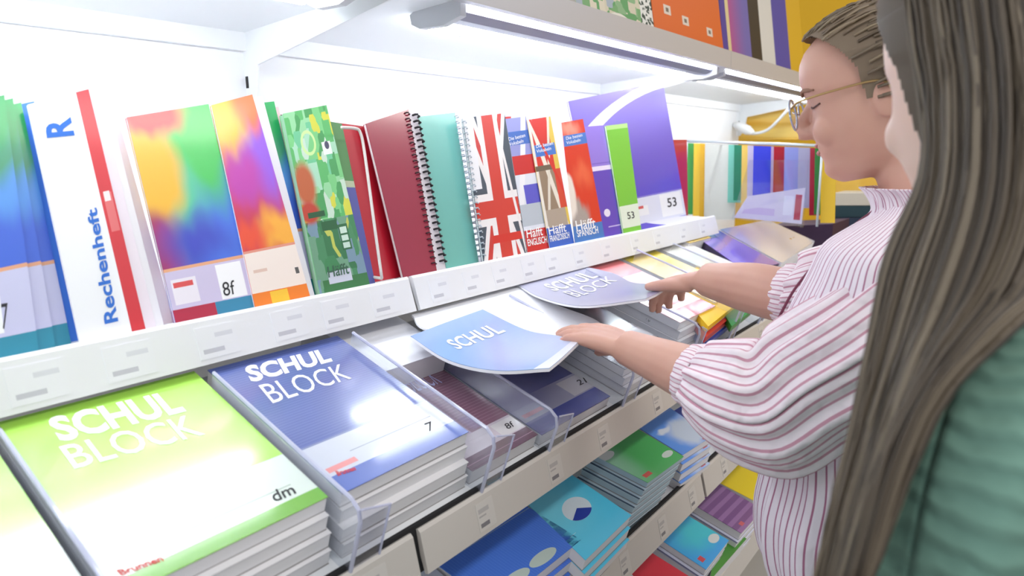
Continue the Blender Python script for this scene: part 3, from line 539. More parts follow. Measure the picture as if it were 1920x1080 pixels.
low([(1215, 800), (1280, 760), (1325, 828), (1284, 872)], .835, rbx.done(), 'royal blue exercise book at the right end by the sleeve', 1, under='book %s down under the royal blue exercise book by the sleeve')
low([(1350, 730), (1420, 690), (1470, 735), (1400, 790)], .80, mat('pale_sheet', (228, 232, 240), .5), 'pale exercise book just under the price rail beside the blouse', 1, under='book %s down under the pale exercise book beside the blouse')
# lowest visible shelf
D4 = 1.13
r4 = Art('red_book_cover', (225, 54, 72), .35, .2); r4.disc(.08, .85, .2, .1, (240, 238, 238))
low([(1150, 1082), (1212, 1030), (1320, 1098), (1262, 1152)], D4+.01, r4.done(), 'red exercise book at the bottom edge', 2, d_s=D_S4, under='book %s down under the red exercise book')
c4 = Art('cyan_book_cover', (70, 172, 240), .35, .2, warp=.3); c4.blob(.8, .5, .6, .3, (80, 210, 225), .6).disc(.82, .22, .15, .085, (225, 228, 226)).disc(.1, .87, .16, .08, (236, 240, 238)).rect(.1, .22, .1, .2, (214, 80, 90))
pale4 = Art('pale_lilac_book_cover', (216, 218, 236), .45); pale4.rect(0, .04, 0, 1, (90, 90, 120)); pale4 = pale4.done()
low([(1218, 998), (1276, 958), (1367, 1013), (1324, 1068)], D4, c4.done(), 'cyan exercise book with a pale disc on the lowest shelf', 4, d_s=D_S4, shift=(-.017, .004), undercover=pale4, jit=.0005, under='pale lilac exercise book %s down in the fanned stack below the cyan one')
p4 = Art('plum_book_cover', (128, 86, 142), .35, .2); p4.stripes('v', 6, .45, (156, 114, 168)).disc(.06, .85, .14, .07, (236, 236, 240)).rect(.2, .32, .06, .13, (206, 100, 110))
low([(1284, 936), (1330, 897), (1430, 955), (1390, 1000)], D4, p4.done(), 'plum striped exercise book with pale books fanned below', 3, d_s=D_S4, shift=(-.016, .004), undercover=pale4, jit=.0005, under='pale lilac exercise book %s down in the fanned stack below the plum one')
y4 = mat('yellow_book', (240, 212, 40), .4)
low([(1332, 896), (1385, 845), (1450, 880), (1420, 942)], D4-.005, y4, 'yellow exercise book at the hem of the blouse', 2, d_s=D_S4, under='book %s down under the yellow exercise book')
low([(1345, 1012), (1372, 990), (1400, 1010), (1330, 1090)], D4+.04, mat('leaf_green', (70, 140, 50), .4), 'green exercise book poking out under the cyan one', 0, d_s=D_S4)
tag(box('cardboard_box', 1.62, 1.72, .5, .62, -1.1, -1.0, mat('rust_card', (170, 92, 52), .7)), 'rust brown box beyond the lowest exercise books', 'box') if 0 else None
# ------------------------------------------------------------------ things on top of the canopy shelf
def top_item(name, label, cat, xa, xb, thick, cover, yf=.9, z1=.62, lean=9, letters=(), group=None):
    pl = leanp(lean, yf, .30); A = pl(*xa); B = pl(*xb); a = radians(lean); z0 = .302
    mk = lambda x, z: V3(x, yf+(z-.30)*tan(a), z)
    P = [mk(A[0], z1), mk(B[0], z1), mk(B[0], z0), mk(A[0], z0)]
    o = thing(name, label, cat, (P[2]+P[3])/2, group); slab('cover', P, pl.n, 0, .002, cover, o); slab('body', P, pl.n, .002, thick, mat('pale_card_side', (210, 200, 190), .7), o, inset=.001)
    return o, pl
mz = Art('map_print', (196, 206, 176), .5); mz.cells(9, [(120, 170, 110), (226, 214, 190), (170, 180, 190), (96, 160, 96), (216, 206, 180), (140, 180, 130)], sv=.8).ring(.62, .2, .16, .1, .18, (236, 230, 215)).ring(.62, .2, .08, .05, .2, (236, 230, 215))
top_item('game_box', 'box with a pale green map print on the canopy shelf', 'box', (1080, 0), (1203, 40), .05, mz.done(), z1=.5)
zz = Art('black_white_print', (226, 222, 214), .5); zz.cells(9, [(40, 60, 50), (232, 230, 222), (236, 234, 226)], sv=3.0); 
top_item('game_box', 'narrow white box with black squiggles left of the orange box', 'box', (1203, 40), (1226, 50), .05, zz.done(), z1=.5)
og = Art('orange_print', (226, 104, 30), .5)
for u, v in ((.19, .265), (.43, .235), (.79, .215)): og.rect(u-.045, u+.045, v-.03, v+.03, (226, 212, 196)).rect(u-.018, u+.018, v-.013, v+.013, (120, 105, 90))
top_item('game_box', 'orange box with three small pale squares on the canopy shelf', 'box', (1227, 50), (1357, 96), .05, og.done(), z1=.75)
mg = Art('magenta_violet_blend', (196, 60, 130), .4); mg.blob(1.0, .5, .8, 3, (106, 100, 180), .8)
for i, (a, b, c, l) in enumerate((((1357, 96), (1367, 100), mat('indigo_card', (76, 56, 150), .5), 'thin indigo magazine beside the orange box'), ((1367, 100), (1373, 102), mat('cream_card', (226, 206, 150), .5), 'hairline cream magazine beside the orange box'), ((1373, 102), (1411, 118), mg.done(), 'magenta to violet blended magazine on the canopy shelf'), ((1411, 118), (1431, 124), mat('black_card', (40, 36, 38), .5), 'black magazine on the canopy shelf'), ((1431, 124), (1456, 134), mat('cream_white_card', (222, 218, 210), .5), 'cream white magazine between the black and the violet-blue ones'), ((1456, 134), (1484, 143), mat('violet_blue_card', (74, 70, 165), .5), 'violet-blue magazine on the canopy shelf'), ((1484, 143), (1510, 152), mat('golden_card', (222, 176, 40), .5), 'golden yellow magazine nearest the forehead of the woman'))):
    top_item('magazine', l, 'magazine', a, b, .006, c, yf=.905, z1=.9, lean=8, group='magazines on the canopy shelf')
# ------------------------------------------------------------------ hanging folder rack at the shelf end, yellow parcels, dark crates
RX = 2.42
rk = thing('folder_rack', 'wire rack of hanging translucent folders', 'rack', atX(1400, 425, RX+.2), None)
for (p, q) in (((1286, 264), (1542, 274)),):
    tube('top_wire', [atX(*p, RX), atX(*q, RX)], .004, mat('silver_wire', (205, 215, 220), .3, Metallic=.5), rk)
    tube('top_wire', [atX(*p, RX)+V3(.5, 0, 0), atX(*q, RX)+V3(.5, 0, 0)], .004, mat('silver_wire', (205, 215, 220)), rk)
for p in ((1288, 265), (1542, 274)):
    a = atX(*p, RX); tube('side_wire', [a, a+V3(.5, 0, 0)], .004, mat('silver_wire', (205, 215, 220)), rk); tube('upright_wire', [a, V3(a[0], a[1], ZS-.03)], .004, mat('silver_wire', (205, 215, 220)), rk)
def plast(nm, c, tr=.0):
    m = mat(nm, c, .25); m.node_tree.nodes['Principled BSDF'].inputs['Alpha'].default_value = 1-tr; return m
fold = [(1287, 402, (66, 160, 72), 0, 'leaf green'), (1301, 405, (246, 206, 60), 0, 'first yellow'), (1313, 407, (232, 180, 40), 0, 'second yellow'), (1322, 412, (222, 222, 214), .1, 'milky clear'), (1366, 380, (120, 200, 180), .1, 'pale aqua'), (1377, 376, (10, 122, 88), 0, 'dark emerald'), (1391, 388, (226, 190, 90), 0, 'sand yellow'), (1402, 400, (200, 190, 215), .1, 'pale grey violet'), (1413, 370, (44, 60, 205), 0, 'deep blue'), (1446, 380, (200, 176, 210), .1, 'thin pink violet'), (1451, 370, (170, 16, 30), 0, 'crimson'), (1471, 384, (150, 160, 226), .1, 'lavender blue'), (1497, 390, (176, 176, 206), .1, 'silver grey'), (1519, 404, (168, 24, 50), 0, 'dark crimson'), (1528, 402, (40, 130, 50), 0, 'grass green'), (1540, 418, (230, 190, 50), .05, 'last golden')]
for i, (x, yb, c, tr, l) in enumerate(fold):
    X = RX+.02+.028*(len(fold)-1-i)
    x1 = min(x+60, 1541) if i < len(fold)-1 else 1568
    if i == 3: x1 = 1380
    P = [atX(x, 268+.04*(x-1287), X), atX(x1, 268+.04*(x1-1287), X), atX(x1-3, yb, X), atX(x-2, yb, X)]
    n = V3(-1, 0, 0); P = np.array(P)
    o = tag(slab('hanging_folder', P, n, 0, .004, plast('folder_%d' % i, c, tr)), l+' translucent folder hanging in the wire rack', 'folder', 'folders hanging in the rack')
P = [atX(1405, 300, RX-.02), atX(1516, 300, RX-.02), atX(1506, 426, RX-.02), atX(1372, 410, RX-.02)]
hang = thing('clear_folder', 'clear folder with a white card and red mark at the front of the rack', 'folder', (np.array(P[2])+P[3])/2)
slab('sleeve', P, (-1, 0, 0), 0, .003, clear, hang)
slab('insert_card', [atX(1402, 368, RX-.015), atX(1510, 352, RX-.015), atX(1503, 420, RX-.015), atX(1376, 408, RX-.015)], (-1, 0, 0), 0, .001, Art('white_insert', (228, 222, 232), .4).rect(.72, .86, .2, .75, (240, 240, 244)).rect(.88, .97, .1, .8, (196, 60, 80)).rect(.1, .6, .15, .35, (214, 196, 226)).done(), hang)
yp = Art('yellow_parcel_wrap', (226, 176, 60), .4, .2, warp=.6); yp.blob(.4, .5, .5, .3, (246, 210, 110), .6); yp = yp.done()
for i, (x0, x1, y0, y1, X) in enumerate(((1398, 1600, 205, 235, 3.9), (1385, 1610, 233, 262, 3.88), (1540, 1680, 268, 420, 3.95))):
    P = [atX(x0+12, y0, X), atX(x1, y0-6, X), atX(x1, y1, X), atX(x0, y1, X)]
    if i == 2: P[2][2] = P[3][2] = -CH
    tag(slab('yellow_parcel', P, (-1, 0, 0), 0, .3, yp), ['upper yellow parcel below the end of the lamp', 'lower yellow parcel right above the hanging folder rack', 'tall yellow parcel behind the chin of the woman'][i], 'parcel', 'yellow parcels')
P = [atX(1440, 425, 3.0), atX(1562, 420, 3.0), atX(1562, 470, 3.0), atX(1440, 470, 3.0)]
P[2][2] = P[3][2] = -CH
tag(slab('dark_box', P, (-1, 0, 0), 0, .3, mat('aubergine', (52, 26, 58), .6)), 'dark aubergine box behind the pale lilac folder', 'box')
for i, (y0, y1, c) in enumerate(((362, 386, (196, 186, 170)), (386, 408, (26, 54, 62)), (408, 440, (30, 44, 66)), (440, 520, (24, 34, 44)))):
    P = [atX(1562, y0, 3.6), atX(1680, y0, 3.6), atX(1680, y1-1, 3.6), atX(1562, y1-1, 3.6)]
    if i == 3: P[2][2] = P[3][2] = -CH
    tag(slab('stacked_box', P, (-1, 0, 0), 0, .25, mat('stacked_box_%d' % i, c, .6)), ['pale box on top of the dark stack behind the collar', 'dark teal box second from top behind the collar', 'dark blue box third from top behind the collar', 'blackish box at the bottom of the stack behind the collar'][i], 'box', 'stacked boxes behind the collar')
# ------------------------------------------------------------------ people
def limb(pts, seg=16, k=6):
    """pts of (point, radius) -> smooth tapered tube data"""
    q = smooth_path([np.append(p, r) for p, r in pts], k); return tube_data([a[:3] for a in q], [a[3] for a in q], seg)
def ball(c, r, fr=None, nu=14, nv=10):
    fr = np.eye(3) if fr is None else fr; V, F = [], []
    for i in range(nv+1):
        t = pi*i/nv
        for j in range(nu):
            a = 2*pi*j/nu; d = np.array([sin(t)*cos(a)*r[0], sin(t)*sin(a)*r[1], cos(t)*r[2]]); V.append(c+fr.T @ d)
    for i in range(nv):
        for j in range(nu): F.append((i*nu+j, (i+1)*nu+j, (i+1)*nu+(j+1) % nu, i*nu+(j+1) % nu))
    return V, F
def remesh(name, ds, m, parent, voxel, it=6, org=None):
    V, F = join(*ds); me = bpy.data.meshes.new(name); me.from_pydata([tuple(v) for v in V], [], F)
    bm = bmesh.new(); bm.from_mesh(me); bmesh.ops.remove_doubles(bm, verts=bm.verts, dist=1e-6); bmesh.ops.recalc_face_normals(bm, faces=bm.faces); bm.to_mesh(me); bm.free()
    o = bpy.data.objects.new(name, me); COL.objects.link(o)
    r = o.modifiers.new('r', 'REMESH'); r.mode = 'VOXEL'; r.voxel_size = voxel
    s = o.modifiers.new('s', 'SMOOTH'); s.iterations = it; s.factor = .5
    dg = bpy.context.evaluated_depsgraph_get(); m2 = bpy.data.meshes.new_from_object(o.evaluated_get(dg)); bpy.data.objects.remove(o); bpy.data.meshes.remove(me)
    v = np.array([tuple(x.co) for x in m2.vertices]); f = [tuple(p.vertices) for p in m2.polygons]; bpy.data.meshes.remove(m2)
    return obj(name, v, f, m, parent, smooth=True, org=org)
def interp(tab, z):
    a = np.array(tab); return np.interp(z, a[:, 0], a[:, 1])
XF = [(0, .058), (.008, .072), (.018, .08), (.03, .0775), (.038, .0775), (.044, .0825), (.049, .0825), (.0525, .0795), (.056, .0835), (.062, .0845), (.07, .0835), (.08, .086), (.095, .0835), (.11, .0805), (.118, .082), (.13, .09), (.15, .0925), (.17, .09), (.185, .082), (.2, .066), (.212, .046), (.221, .02), (.225, .002)]
XB = [(0, -.005), (.02, -.03), (.05, -.06), (.08, -.08), (.12, -.098), (.15, -.098), (.18, -.085), (.2, -.066), (.215, -.04), (.225, -.002)]
WD = [(0, .022), (.01, .036), (.025, .046), (.045, .056), (.07, .064), (.1, .069), (.13, .073), (.16, .073), (.185, .064), (.205, .046), (.218, .026), (.225, .002)]
class Head:
    def __init__(s, cen, yaw, pitch, sc=1.0, roll=0):
        g = V3(sin(yaw), cos(yaw), 0); p = radians(pitch); s.f = g*cos(p)-V3(0, 0, sin(p)); s.u = g*sin(p)+V3(0, 0, cos(p)); s.l = np.cross(s.u, s.f); s.sc = sc
        s.o = np.array(cen)-s.u*.115*sc; s.fr = np.array([s.f, s.l, s.u])
    def __call__(s, x, y, z): return s.o+(s.f*x+s.l*y+s.u*z)*s.sc
    def surf(s, z, a, off=0.0):
        xf, xb, w = interp(XF, z), interp(XB, z), interp(WD, z); ca, sa = cos(a), sin(a); e = .82
        x = (abs(ca)**e)*(xf if ca > 0 else -xb)*(1 if ca > 0 else -1); y = w*abs(sa)**e*(1 if sa > 0 else -1)
        n = np.array([ca, sa, (z-.115)*7]); n /= np.linalg.norm(n); q = np.array([x, y, z])+n*off
        return s(*q), q
    def skin(s, ears=True):
        zs = np.linspace(0, .225, 46); n = 40; V = [s.surf(z, 2*pi*k/n)[0] for z in zs for k in range(n)]; F = [(i*n+k, i*n+(k+1) % n, (i+1)*n+(k+1) % n, (i+1)*n+k) for i in range(len(zs)-1) for k in range(n)]
        F += [tuple(range(n))[::-1], tuple(range((len(zs)-1)*n, len(zs)*n))]
        L = lambda pts: limb([(s(*p[:3]), p[3]*s.sc) for p in pts], 12, 4)
        ds = [(V, F), L([(.08, 0, .12, .007), (.09, 0, .105, .0085), (.099, 0, .092, .0105), (.1035, 0, .083, .0115)]), L([(.1035, 0, .083, .0115), (.094, 0, .079, .011), (.082, 0, .078, .01)])]
        for sg in (-1, 1):
            ds += [L([(.096, .007*sg, .081, .0075), (.086, .0125*sg, .079, .0075), (.078, .014*sg, .079, .005)]), ball(s(-.014, (.072 if ears else .06)*sg, .1), np.array([.017, .007, .03])*s.sc, s.fr), ball(s(.06, .037*sg, .074), np.array([.022, .02, .022])*s.sc, s.fr)]
        return ds
def skin_mat(name, c, c2):
    m = mat(name, c, .5, Subsurface_Weight=.12); t = m.node_tree; nz = t.nodes.new('ShaderNodeTexNoise'); nz.inputs['Scale'].default_value = 18; mx = t.nodes.new('ShaderNodeMix'); mx.data_type = 'RGBA'
    tc = t.nodes.new('ShaderNodeTexCoord'); t.links.new(tc.outputs['Object'], nz.inputs['Vector']); t.links.new(nz.outputs[0], mx.inputs[0]); mx.inputs[6].default_value = (*lin(c), 1); mx.inputs[7].default_value = (*lin(c2), 1)
    b = t.nodes['Principled BSDF']; t.links.new(mx.outputs[2], b.inputs['Base Color']); b.inputs['Subsurface Radius'].default_value = (.01, .004, .002); return m
skin_w = skin_mat('warm_skin', (218, 172, 152), (202, 150, 132)); skin_g = skin_mat('fair_skin', (226, 196, 180), (218, 184, 168))
def hand_ds(w, d, back, thumb, curls, tcurl=(10, 15), spread=1.0, thumb_dir=(.55, .8, -.25), sc=1.0):
    d = d/np.linalg.norm(d); z = back-d*np.dot(back, d); z /= np.linalg.norm(z); y = np.cross(z, d); y = y if np.dot(y, thumb) > 0 else -y
    P = lambda a, b, c: w+(d*a+y*b+z*c)*sc
    ds = []; ky = (.028, .0095, -.009, -.026); kx = (.084, .088, .083, .074); ln = (.070, .078, .072, .056)
    for i in range(4):
        K = np.array([kx[i], ky[i], .002]); ds.append(limb([(P(0, ky[i]*.55, 0), .0155*sc), (P(.045, ky[i]*.85, .003), .0145*sc), (P(*K), .0115*sc)], 10, 3))
        a = 0; p = K; pts = [(P(*p), .0105*sc)]
        for j, (fr_, c) in enumerate(zip((.46, .3, .24), curls[i])):
            a += radians(c); sp = ky[i]*spread*3.0; q = np.array([cos(a), sp*.35, -sin(a)]); q /= np.linalg.norm(q); mid = p+q*ln[i]*fr_*.5; p = p+q*ln[i]*fr_; pts.append((P(*mid), (.0093-.0009*j)*sc)); pts.append((P(*p), (.0092-.0011*j)*sc))
        ds.append(limb(pts, 10, 2))
    td = np.array(thumb_dir); td /= np.linalg.norm(td); p0 = np.array([.018, .018, -.006]); p1 = p0+td*.04; td2 = td+np.array([.35, -.25, -.1]); td2 /= np.linalg.norm(td2); p2 = p1+td2*.032; p3 = p2+td2*.024
    ds.append(limb([(P(*p0), .014*sc), (P(*p1), .0125*sc), (P(*p2), .0105*sc), (P(*p3), .0075*sc)], 10, 3))
    return ds
def cloth_mat(name, base, stripe, n, duty, bump=0.0):
    a = Art(name, base, .85); a.stripes('u', n, duty, stripe); m = a.done(); t = a.t
    tc = t.nodes.new('ShaderNodeTexCoord'); nz = t.nodes.new('ShaderNodeTexNoise'); nz.inputs['Scale'].default_value = 26; nz.inputs['Detail'].default_value = 2; t.links.new(tc.outputs['Object'], nz.inputs['Vector'])
    bp = t.nodes.new('ShaderNodeBump'); bp.inputs['Strength'].default_value = bump; bp.inputs['Distance'].default_value = .02; t.links.new(nz.outputs[0], bp.inputs['Height']); t.links.new(bp.outputs[0], a.b.inputs['Normal']); return m
def loft_uv(name, rings, m, parent, folds=0, amp=0.0, seed=0, k=6, n=72, close=False, amp_t=None):
    """rings: (centre, axis u, axis v, a, b); UV u runs round, v along"""
    rows = smooth_path([np.concatenate([np.array(c, float), np.array(u, float), np.array(v, float), [a, b]]) for c, u, v, a, b in rings], k); rnd = random.Random(seed); ph = [rnd.uniform(0, 6.28) for _ in range(4)]
    V, UV, F = [], [], []; L = len(rows)
    for i, r in enumerate(rows):
        c, u, v, a, b = r[:3], r[3:6], r[6:9], r[9], r[10]
        for j in range(n+1):
            t = 2*pi*j/n; f = 0
            if folds: 
                s_ = amp*(amp_t(i/(L-1)) if amp_t else 1); f = s_*(sin(folds*t+ph[0]+i*.08)*.6+sin(folds*1.7*t+ph[1]-i*.05)*.4+sin(3*t+ph[2]+i*.25)*.35)
            V.append(c+u*cos(t)*(a+f)+v*sin(t)*(b+f)); UV.append((j/n, 1-i/(L-1)))
    for i in range(L-1):
        for j in range(n): a = i*(n+1)+j; F.append((a, a+1, a+n+2, a+n+1))
    o = obj(name, V, F, m, parent, uv=UV, smooth=True); md = o.modifiers.new('thickness', 'SOLIDIFY'); md.thickness = .0015; md.offset = -1; return o
def frame_rings(path, rad):
    """rings along a 3-D path (point, radius)"""
    out = []; ref = None
    for i, (p, r) in enumerate(path):
        t = path[min(i+1, len(path)-1)][0]-path[max(i-1, 0)][0]; t = t/np.linalg.norm(t)
        if ref is None: ref = np.cross(t, V3(0, 0, 1))
        u = ref-t*np.dot(ref, t); u /= np.linalg.norm(u); ref = u; out.append((p, u, np.cross(t, u), r, r))
    return out
EX, EY, EZ = V3(1, 0, 0), V3(0, 1, 0), V3(0, 0, 1)
# ---- the woman with glasses
wo = thing('person', 'woman with glasses in a pink and white striped blouse lifting two pads', 'person', (1.08, .12, -CH), 'people')
H = Head(dep(1644, 168, .96), radians(-5), 12, 1.05)
WL, EL, SL = dep(1172, 650, 1.10), dep(1448, 765, .895), V3(.94, .1, -.2)
WR, ER, SR = dep(1322, 524, 1.25), dep(1520, 560, 1.08), V3(1.25, .1, -.19)
body = H.skin()
body += [limb([(H(-.025, 0, .05), .052), (H(-.03, 0, .0), .05), (V3(1.095, .115, -.09), .055), (V3(1.09, .11, -.14), .07)])]
body += [limb([(V3(1.09, .12, -.12), .07), (V3(1.09, .12, -.2), .12), (V3(1.09, .12, -.4), .125), (V3(1.09, .11, -.6), .13), (V3(1.09, .1, -.7), .12)], 20)]
for sg in (-1, 1): body += [limb([(V3(1.09+.08*sg, .1, -.62), .085), (V3(1.09+.085*sg, .11, -.95), .06), (V3(1.09+.085*sg, .1, -1.33), .036), (V3(1.09+.085*sg, .13, -1.38), .034)])]
body += [limb([(SL, .06), (SL*.5+EL*.5, .05), (EL, .045), (EL*.55+WL*.45, .043), (EL*.2+WL*.8, .034), (WL, .029)]), limb([(SR, .06), (SR*.5+ER*.5, .052), (ER, .046), (ER*.5+WR*.5, .045), (ER*.2+WR*.8, .037), (WR, .031)]), limb([(SL, .06), (V3(1.09, .12, -.16), .07), (SR, .06)])]
cu = [(12, 16, 12), (10, 14, 10), (12, 16, 12), (14, 20, 14)]
body += hand_ds(WL, dep(1085, 622, 1.17)-WL, V3(-.15, -.35, 1), V3(1, 0, -.2), cu, sc=1.0, thumb_dir=(.75, .45, -.5))
body += hand_ds(WR, dep(1240, 536, 1.37)-WR, V3(-.2, -.25, 1), V3(-1, 0, .2), [(26, 30, 20)]*4, sc=1.05, thumb_dir=(.85, .5, .18))
remesh('body', body, skin_w, wo, .0034, 5)
hairw = mat('ash_brown_hair', (112, 96, 80), .55)
def strand_mat(name, cols):
    m = mat(name, cols[0], .5); t = m.node_tree; uv = t.nodes.new('ShaderNodeUVMap'); sp = t.nodes.new('ShaderNodeSeparateXYZ'); cr = t.nodes.new('ShaderNodeValToRGB'); e = cr.color_ramp.elements
    while len(e) < len(cols): e.new(.5)
    for i, c in enumerate(cols): e[i].position = i/(len(cols)-1); e[i].color = (*lin(c), 1)
    t.links.new(uv.outputs[0], sp.inputs[0]); t.links.new(sp.outputs[0], cr.inputs[0]); t.links.new(cr.outputs[0], t.nodes['Principled BSDF'].inputs['Base Color']); return m
def hx(z): return interp([(.045, -.09), (.06, -.03), (.095, -.02), (.1, .008), (.14, .014), (.165, .03), (.185, .052), (.196, .066), (.2, .2), (.23, .2)], z)
def hair_cap(H, off, keep, nz=130, na=260):
    zs = np.linspace(.04, .225, nz); V, F, ok = [], [], []
    for z in zs:
        for k in range(na):
            p, q = H.surf(z, 2*pi*k/na, off*(.5+.5*min(1, max(0, (z-.12)/.06)))); V.append(p); ok.append(keep(q, z))
    for i in range(nz-1):
        for k in range(na):
            a = (i*na+k, i*na+(k+1) % na, (i+1)*na+(k+1) % na, (i+1)*na+k)
            if all(ok[x] for x in a): F.append(a)
    F.append(tuple(range((nz-1)*na, nz*na))); return V, F
def strands(H, n, off, keep_x, seed, rad, flow):
    rnd = random.Random(seed); ds = []; UV = []
    while len(ds) < n:
        z = rnd.uniform(.09, .222); a = rnd.uniform(0, 2*pi); p, q = H.surf(z, a)
        if q[0] > keep_x(z): continue
        pts = []; zz, aa = z, a
        for k in range(7):
            p, q = H.surf(min(.222, zz), aa, off+.003*sin(k*.9)+rnd.uniform(0, .002)); pts.append(p); zz, aa = flow(zz, aa, k)
        d = tube_data(pts, [rad*(1-.15*k) for k in range(7)], 4); ds.append(d); UV += [(rnd.random(), .5)]*len(d[0])
    V, F = join(*ds); return V, F, UV
capV, capF = hair_cap(H, .012, lambda q, z: q[0] < hx(z))
def flw(z, a, k):
    a = (a+pi) % (2*pi)-pi; s = 1 if a > 0 else -1
    return z+(.004 if abs(a) < 1.6 and z < .215 else .001), a+s*.13
sV, sF, sU = strands(H, 420, .011, hx, 3, .0022, flw)
V, F = join((capV, capF), (sV, sF))
obj('hair', V, F, strand_mat('ash_brown_strands', [(92, 78, 62), (128, 110, 90), (156, 138, 112), (104, 90, 74)]), wo, uv=[(.3, .5)]*len(capV)+sU, smooth=True)
bun = [ball(H(-.08, 0, .2), (.045, .045, .04), H.fr)]; V, F = bun[0]; obj('hair_bun', V, F, hairw, wo, smooth=True)
gold = mat('gold_wire', (190, 160, 110), .3, Metallic=.9); silver = mat('silver_rim', (190, 196, 210), .25, Metallic=.8)
gsp = thing('glasses', 'thin gold and silver rimmed glasses worn low on the nose', 'glasses', H(.104, 0, .085))
for sg in (-1, 1):
    c = lambda t: H(.103-.006*abs(cos(t)*.022+.034), (.034+.0235*cos(t))*sg, .106+.021*sin(t))
    tube('rim', [c(t) for t in np.linspace(0, 2*pi, 25)], .0016, silver, gsp, 6)
    obj('lens', [c(t) for t in np.linspace(0, 2*pi, 24, endpoint=False)]+[H(.104, .034*sg, .106)], [(i, (i+1) % 24, 24) for i in range(24)], acrylic('lens_glass_%d' % sg, (.9, .93, .97)), gsp)
    tube('temple_arm', smooth_path([H(.1, .057*sg, .113), H(.085, .0705*sg, .118), H(.04, .077*sg, .12), H(-.01, .0785*sg, .118), H(-.025, .078*sg, .1)]), .0016, gold, gsp, 6)
tube('nose_bridge', smooth_path([H(.103, .0105, .108), H(.1085, 0, .112), H(.103, -.0105, .108)], 4), .0014, silver, gsp, 6)
brow_m = mat('brow_hair', (150, 112, 92), .7); lip_m = mat('muted_lips', (176, 104, 102), .45); eye_m = mat('lash_line', (88, 60, 54), .6)  # last colour is the dark brown lash line on each lid
for sg in (-1, 1):
    def on(z, y, off):
        best = min(np.linspace(0, 1.5, 60), key=lambda a: abs(H.surf(z, a)[1][1]-abs(y))); return H.surf(z, best*sg, off)[0]
    tube('eyebrow', smooth_path([on(.129, .016, .002), on(.134, .034, .002), on(.13, .054, .001)], 5), [.0022]*5+[.003]*4+[.0015]*2, brow_m, wo, 6)
    tube('eyelashes', smooth_path([on(.111, .02, .0012), on(.1085, .034, .0018), on(.111, .05, .001)], 5), .0013, eye_m, wo, 5)
def lipd(z, hgt):
    pts = []
    for y in np.linspace(-.022, .022, 11):
        best = min(np.linspace(-1.2, 1.2, 160), key=lambda a: abs(H.surf(z, a)[1][1]-y)); pts.append((H.surf(z, best, -.001)[0], max(.0012, hgt*(1-(y/.023)**2))))
    return tube_data([p for p, r in pts], [r for p, r in pts], 8)
V, F = join(lipd(.0575, .0042), lipd(.0465, .0048)); obj('lips', V, F, lip_m, wo, smooth=True)
blouse = cloth_mat('striped_blouse', (242, 232, 240), (176, 112, 142), 92, .2, .35); sleeve_m = cloth_mat('striped_sleeve', (242, 230, 236), (204, 150, 168), 44, .26, .6)
bc = lambda y: (lambda z, cx=1.085, a=.2, b=.16, lean=0: (V3(cx, y, z), EX, EY, a, b))
R_ = []
for z, cy, a, b in ((-.072, .115, .062, .06), (-.088, .115, .09, .072), (-.105, .12, .135, .09), (-.13, .13, .185, .11), (-.17, .13, .205, .128), (-.23, .135, .205, .15), (-.3, .14, .2, .168), (-.38, .14, .198, .17), (-.45, .135, .203, .172), (-.53, .14, .206, .178), (-.6, .135, .206, .172), (-.66, .115, .203, .155)):
    R_.append((V3(1.085, cy, z), EX, EY, a, b))
loft_uv('blouse', R_, blouse, wo, 17, .0055, 1, n=220, amp_t=lambda t: .15+1.0*t)
rf = []
for z, a in ((-.09, .078), (-.078, .066), (-.066, .062), (-.056, .064), (-.05, .07)): rf.append((V3(1.09, .118+(z+.088)*.5, z), EX, EY, a, a*.98))
loft_uv('ruffled_collar', rf, blouse, wo, 26, .004, 5, n=160)
pk = [V3(1.075, .176, -.075), V3(1.06, .212, -.11), V3(1.05, .243, -.15), V3(1.04, .275, -.2), V3(1.03, .295, -.25)]
tube('neck_fold_line', smooth_path(pk), .0022, mat('plum_fold_shade', (120, 50, 76), .7), wo, 5)  # dark plum strip stands in for shaded folds at the neckline
cuffL = EL*.58+WL*.42
SLV = [(cuffL, .047), (cuffL*.9+EL*.1, .062), (EL*.6+cuffL*.4, .082), (EL+V3(.01, -.005, .0), .087), (EL*.7+SL*.3, .087), (EL*.35+SL*.65, .086), (SL+V3(.02, 0, .0), .084), (V3(1.03, .13, -.2), .06)]
loft_uv('sleeve', frame_rings(SLV, 0), sleeve_m, wo, 11, .006, 2, n=150)
cuffR = ER*.93+WR*.07
SRV = [(cuffR, .05), (cuffR*.8+ER*.2, .06), (ER, .074), (ER*.5+SR*.5, .08), (SR+V3(-.02, 0, 0), .085), (V3(1.14, .13, -.2), .06)]
loft_uv('sleeve', frame_rings(SRV, 0), sleeve_m, wo, 11, .005, 4, n=150)
for c0, c1, r, nm in ((cuffL, cuffL*.85+WL*.15, .046, 'cuff'), (cuffR, cuffR*.85+WR*.15, .05, 'cuff')):
    loft_uv(nm, frame_rings([(c0*1.05-c1*.05, r+.002), (c0*.5+c1*.5, r+.003), (c1, r)], 0), sleeve_m, wo, 14, .0015, 6, n=90)
tr_m = mat('white_trousers', (236, 236, 238), .8)
for sg in (-1, 1):
    V, F = limb([(V3(1.085+.075*sg, .13, -.52), .1), (V3(1.085+.08*sg, .155, -.62), .118), (V3(1.085+.085*sg, .15, -.75), .112), (V3(1.085+.088*sg, .13, -.98), .08), (V3(1.085+.088*sg, .11, -1.34), .06)], 22); obj('trouser_leg', V, F, tr_m, wo, smooth=True)
    V, F = join(ball(V3(1.085+.088*sg, .16, -CH+.042), (.048, .13, .042))); obj('shoe', V, F, mat('dark_shoe', (40, 42, 50), .6), wo, smooth=True)
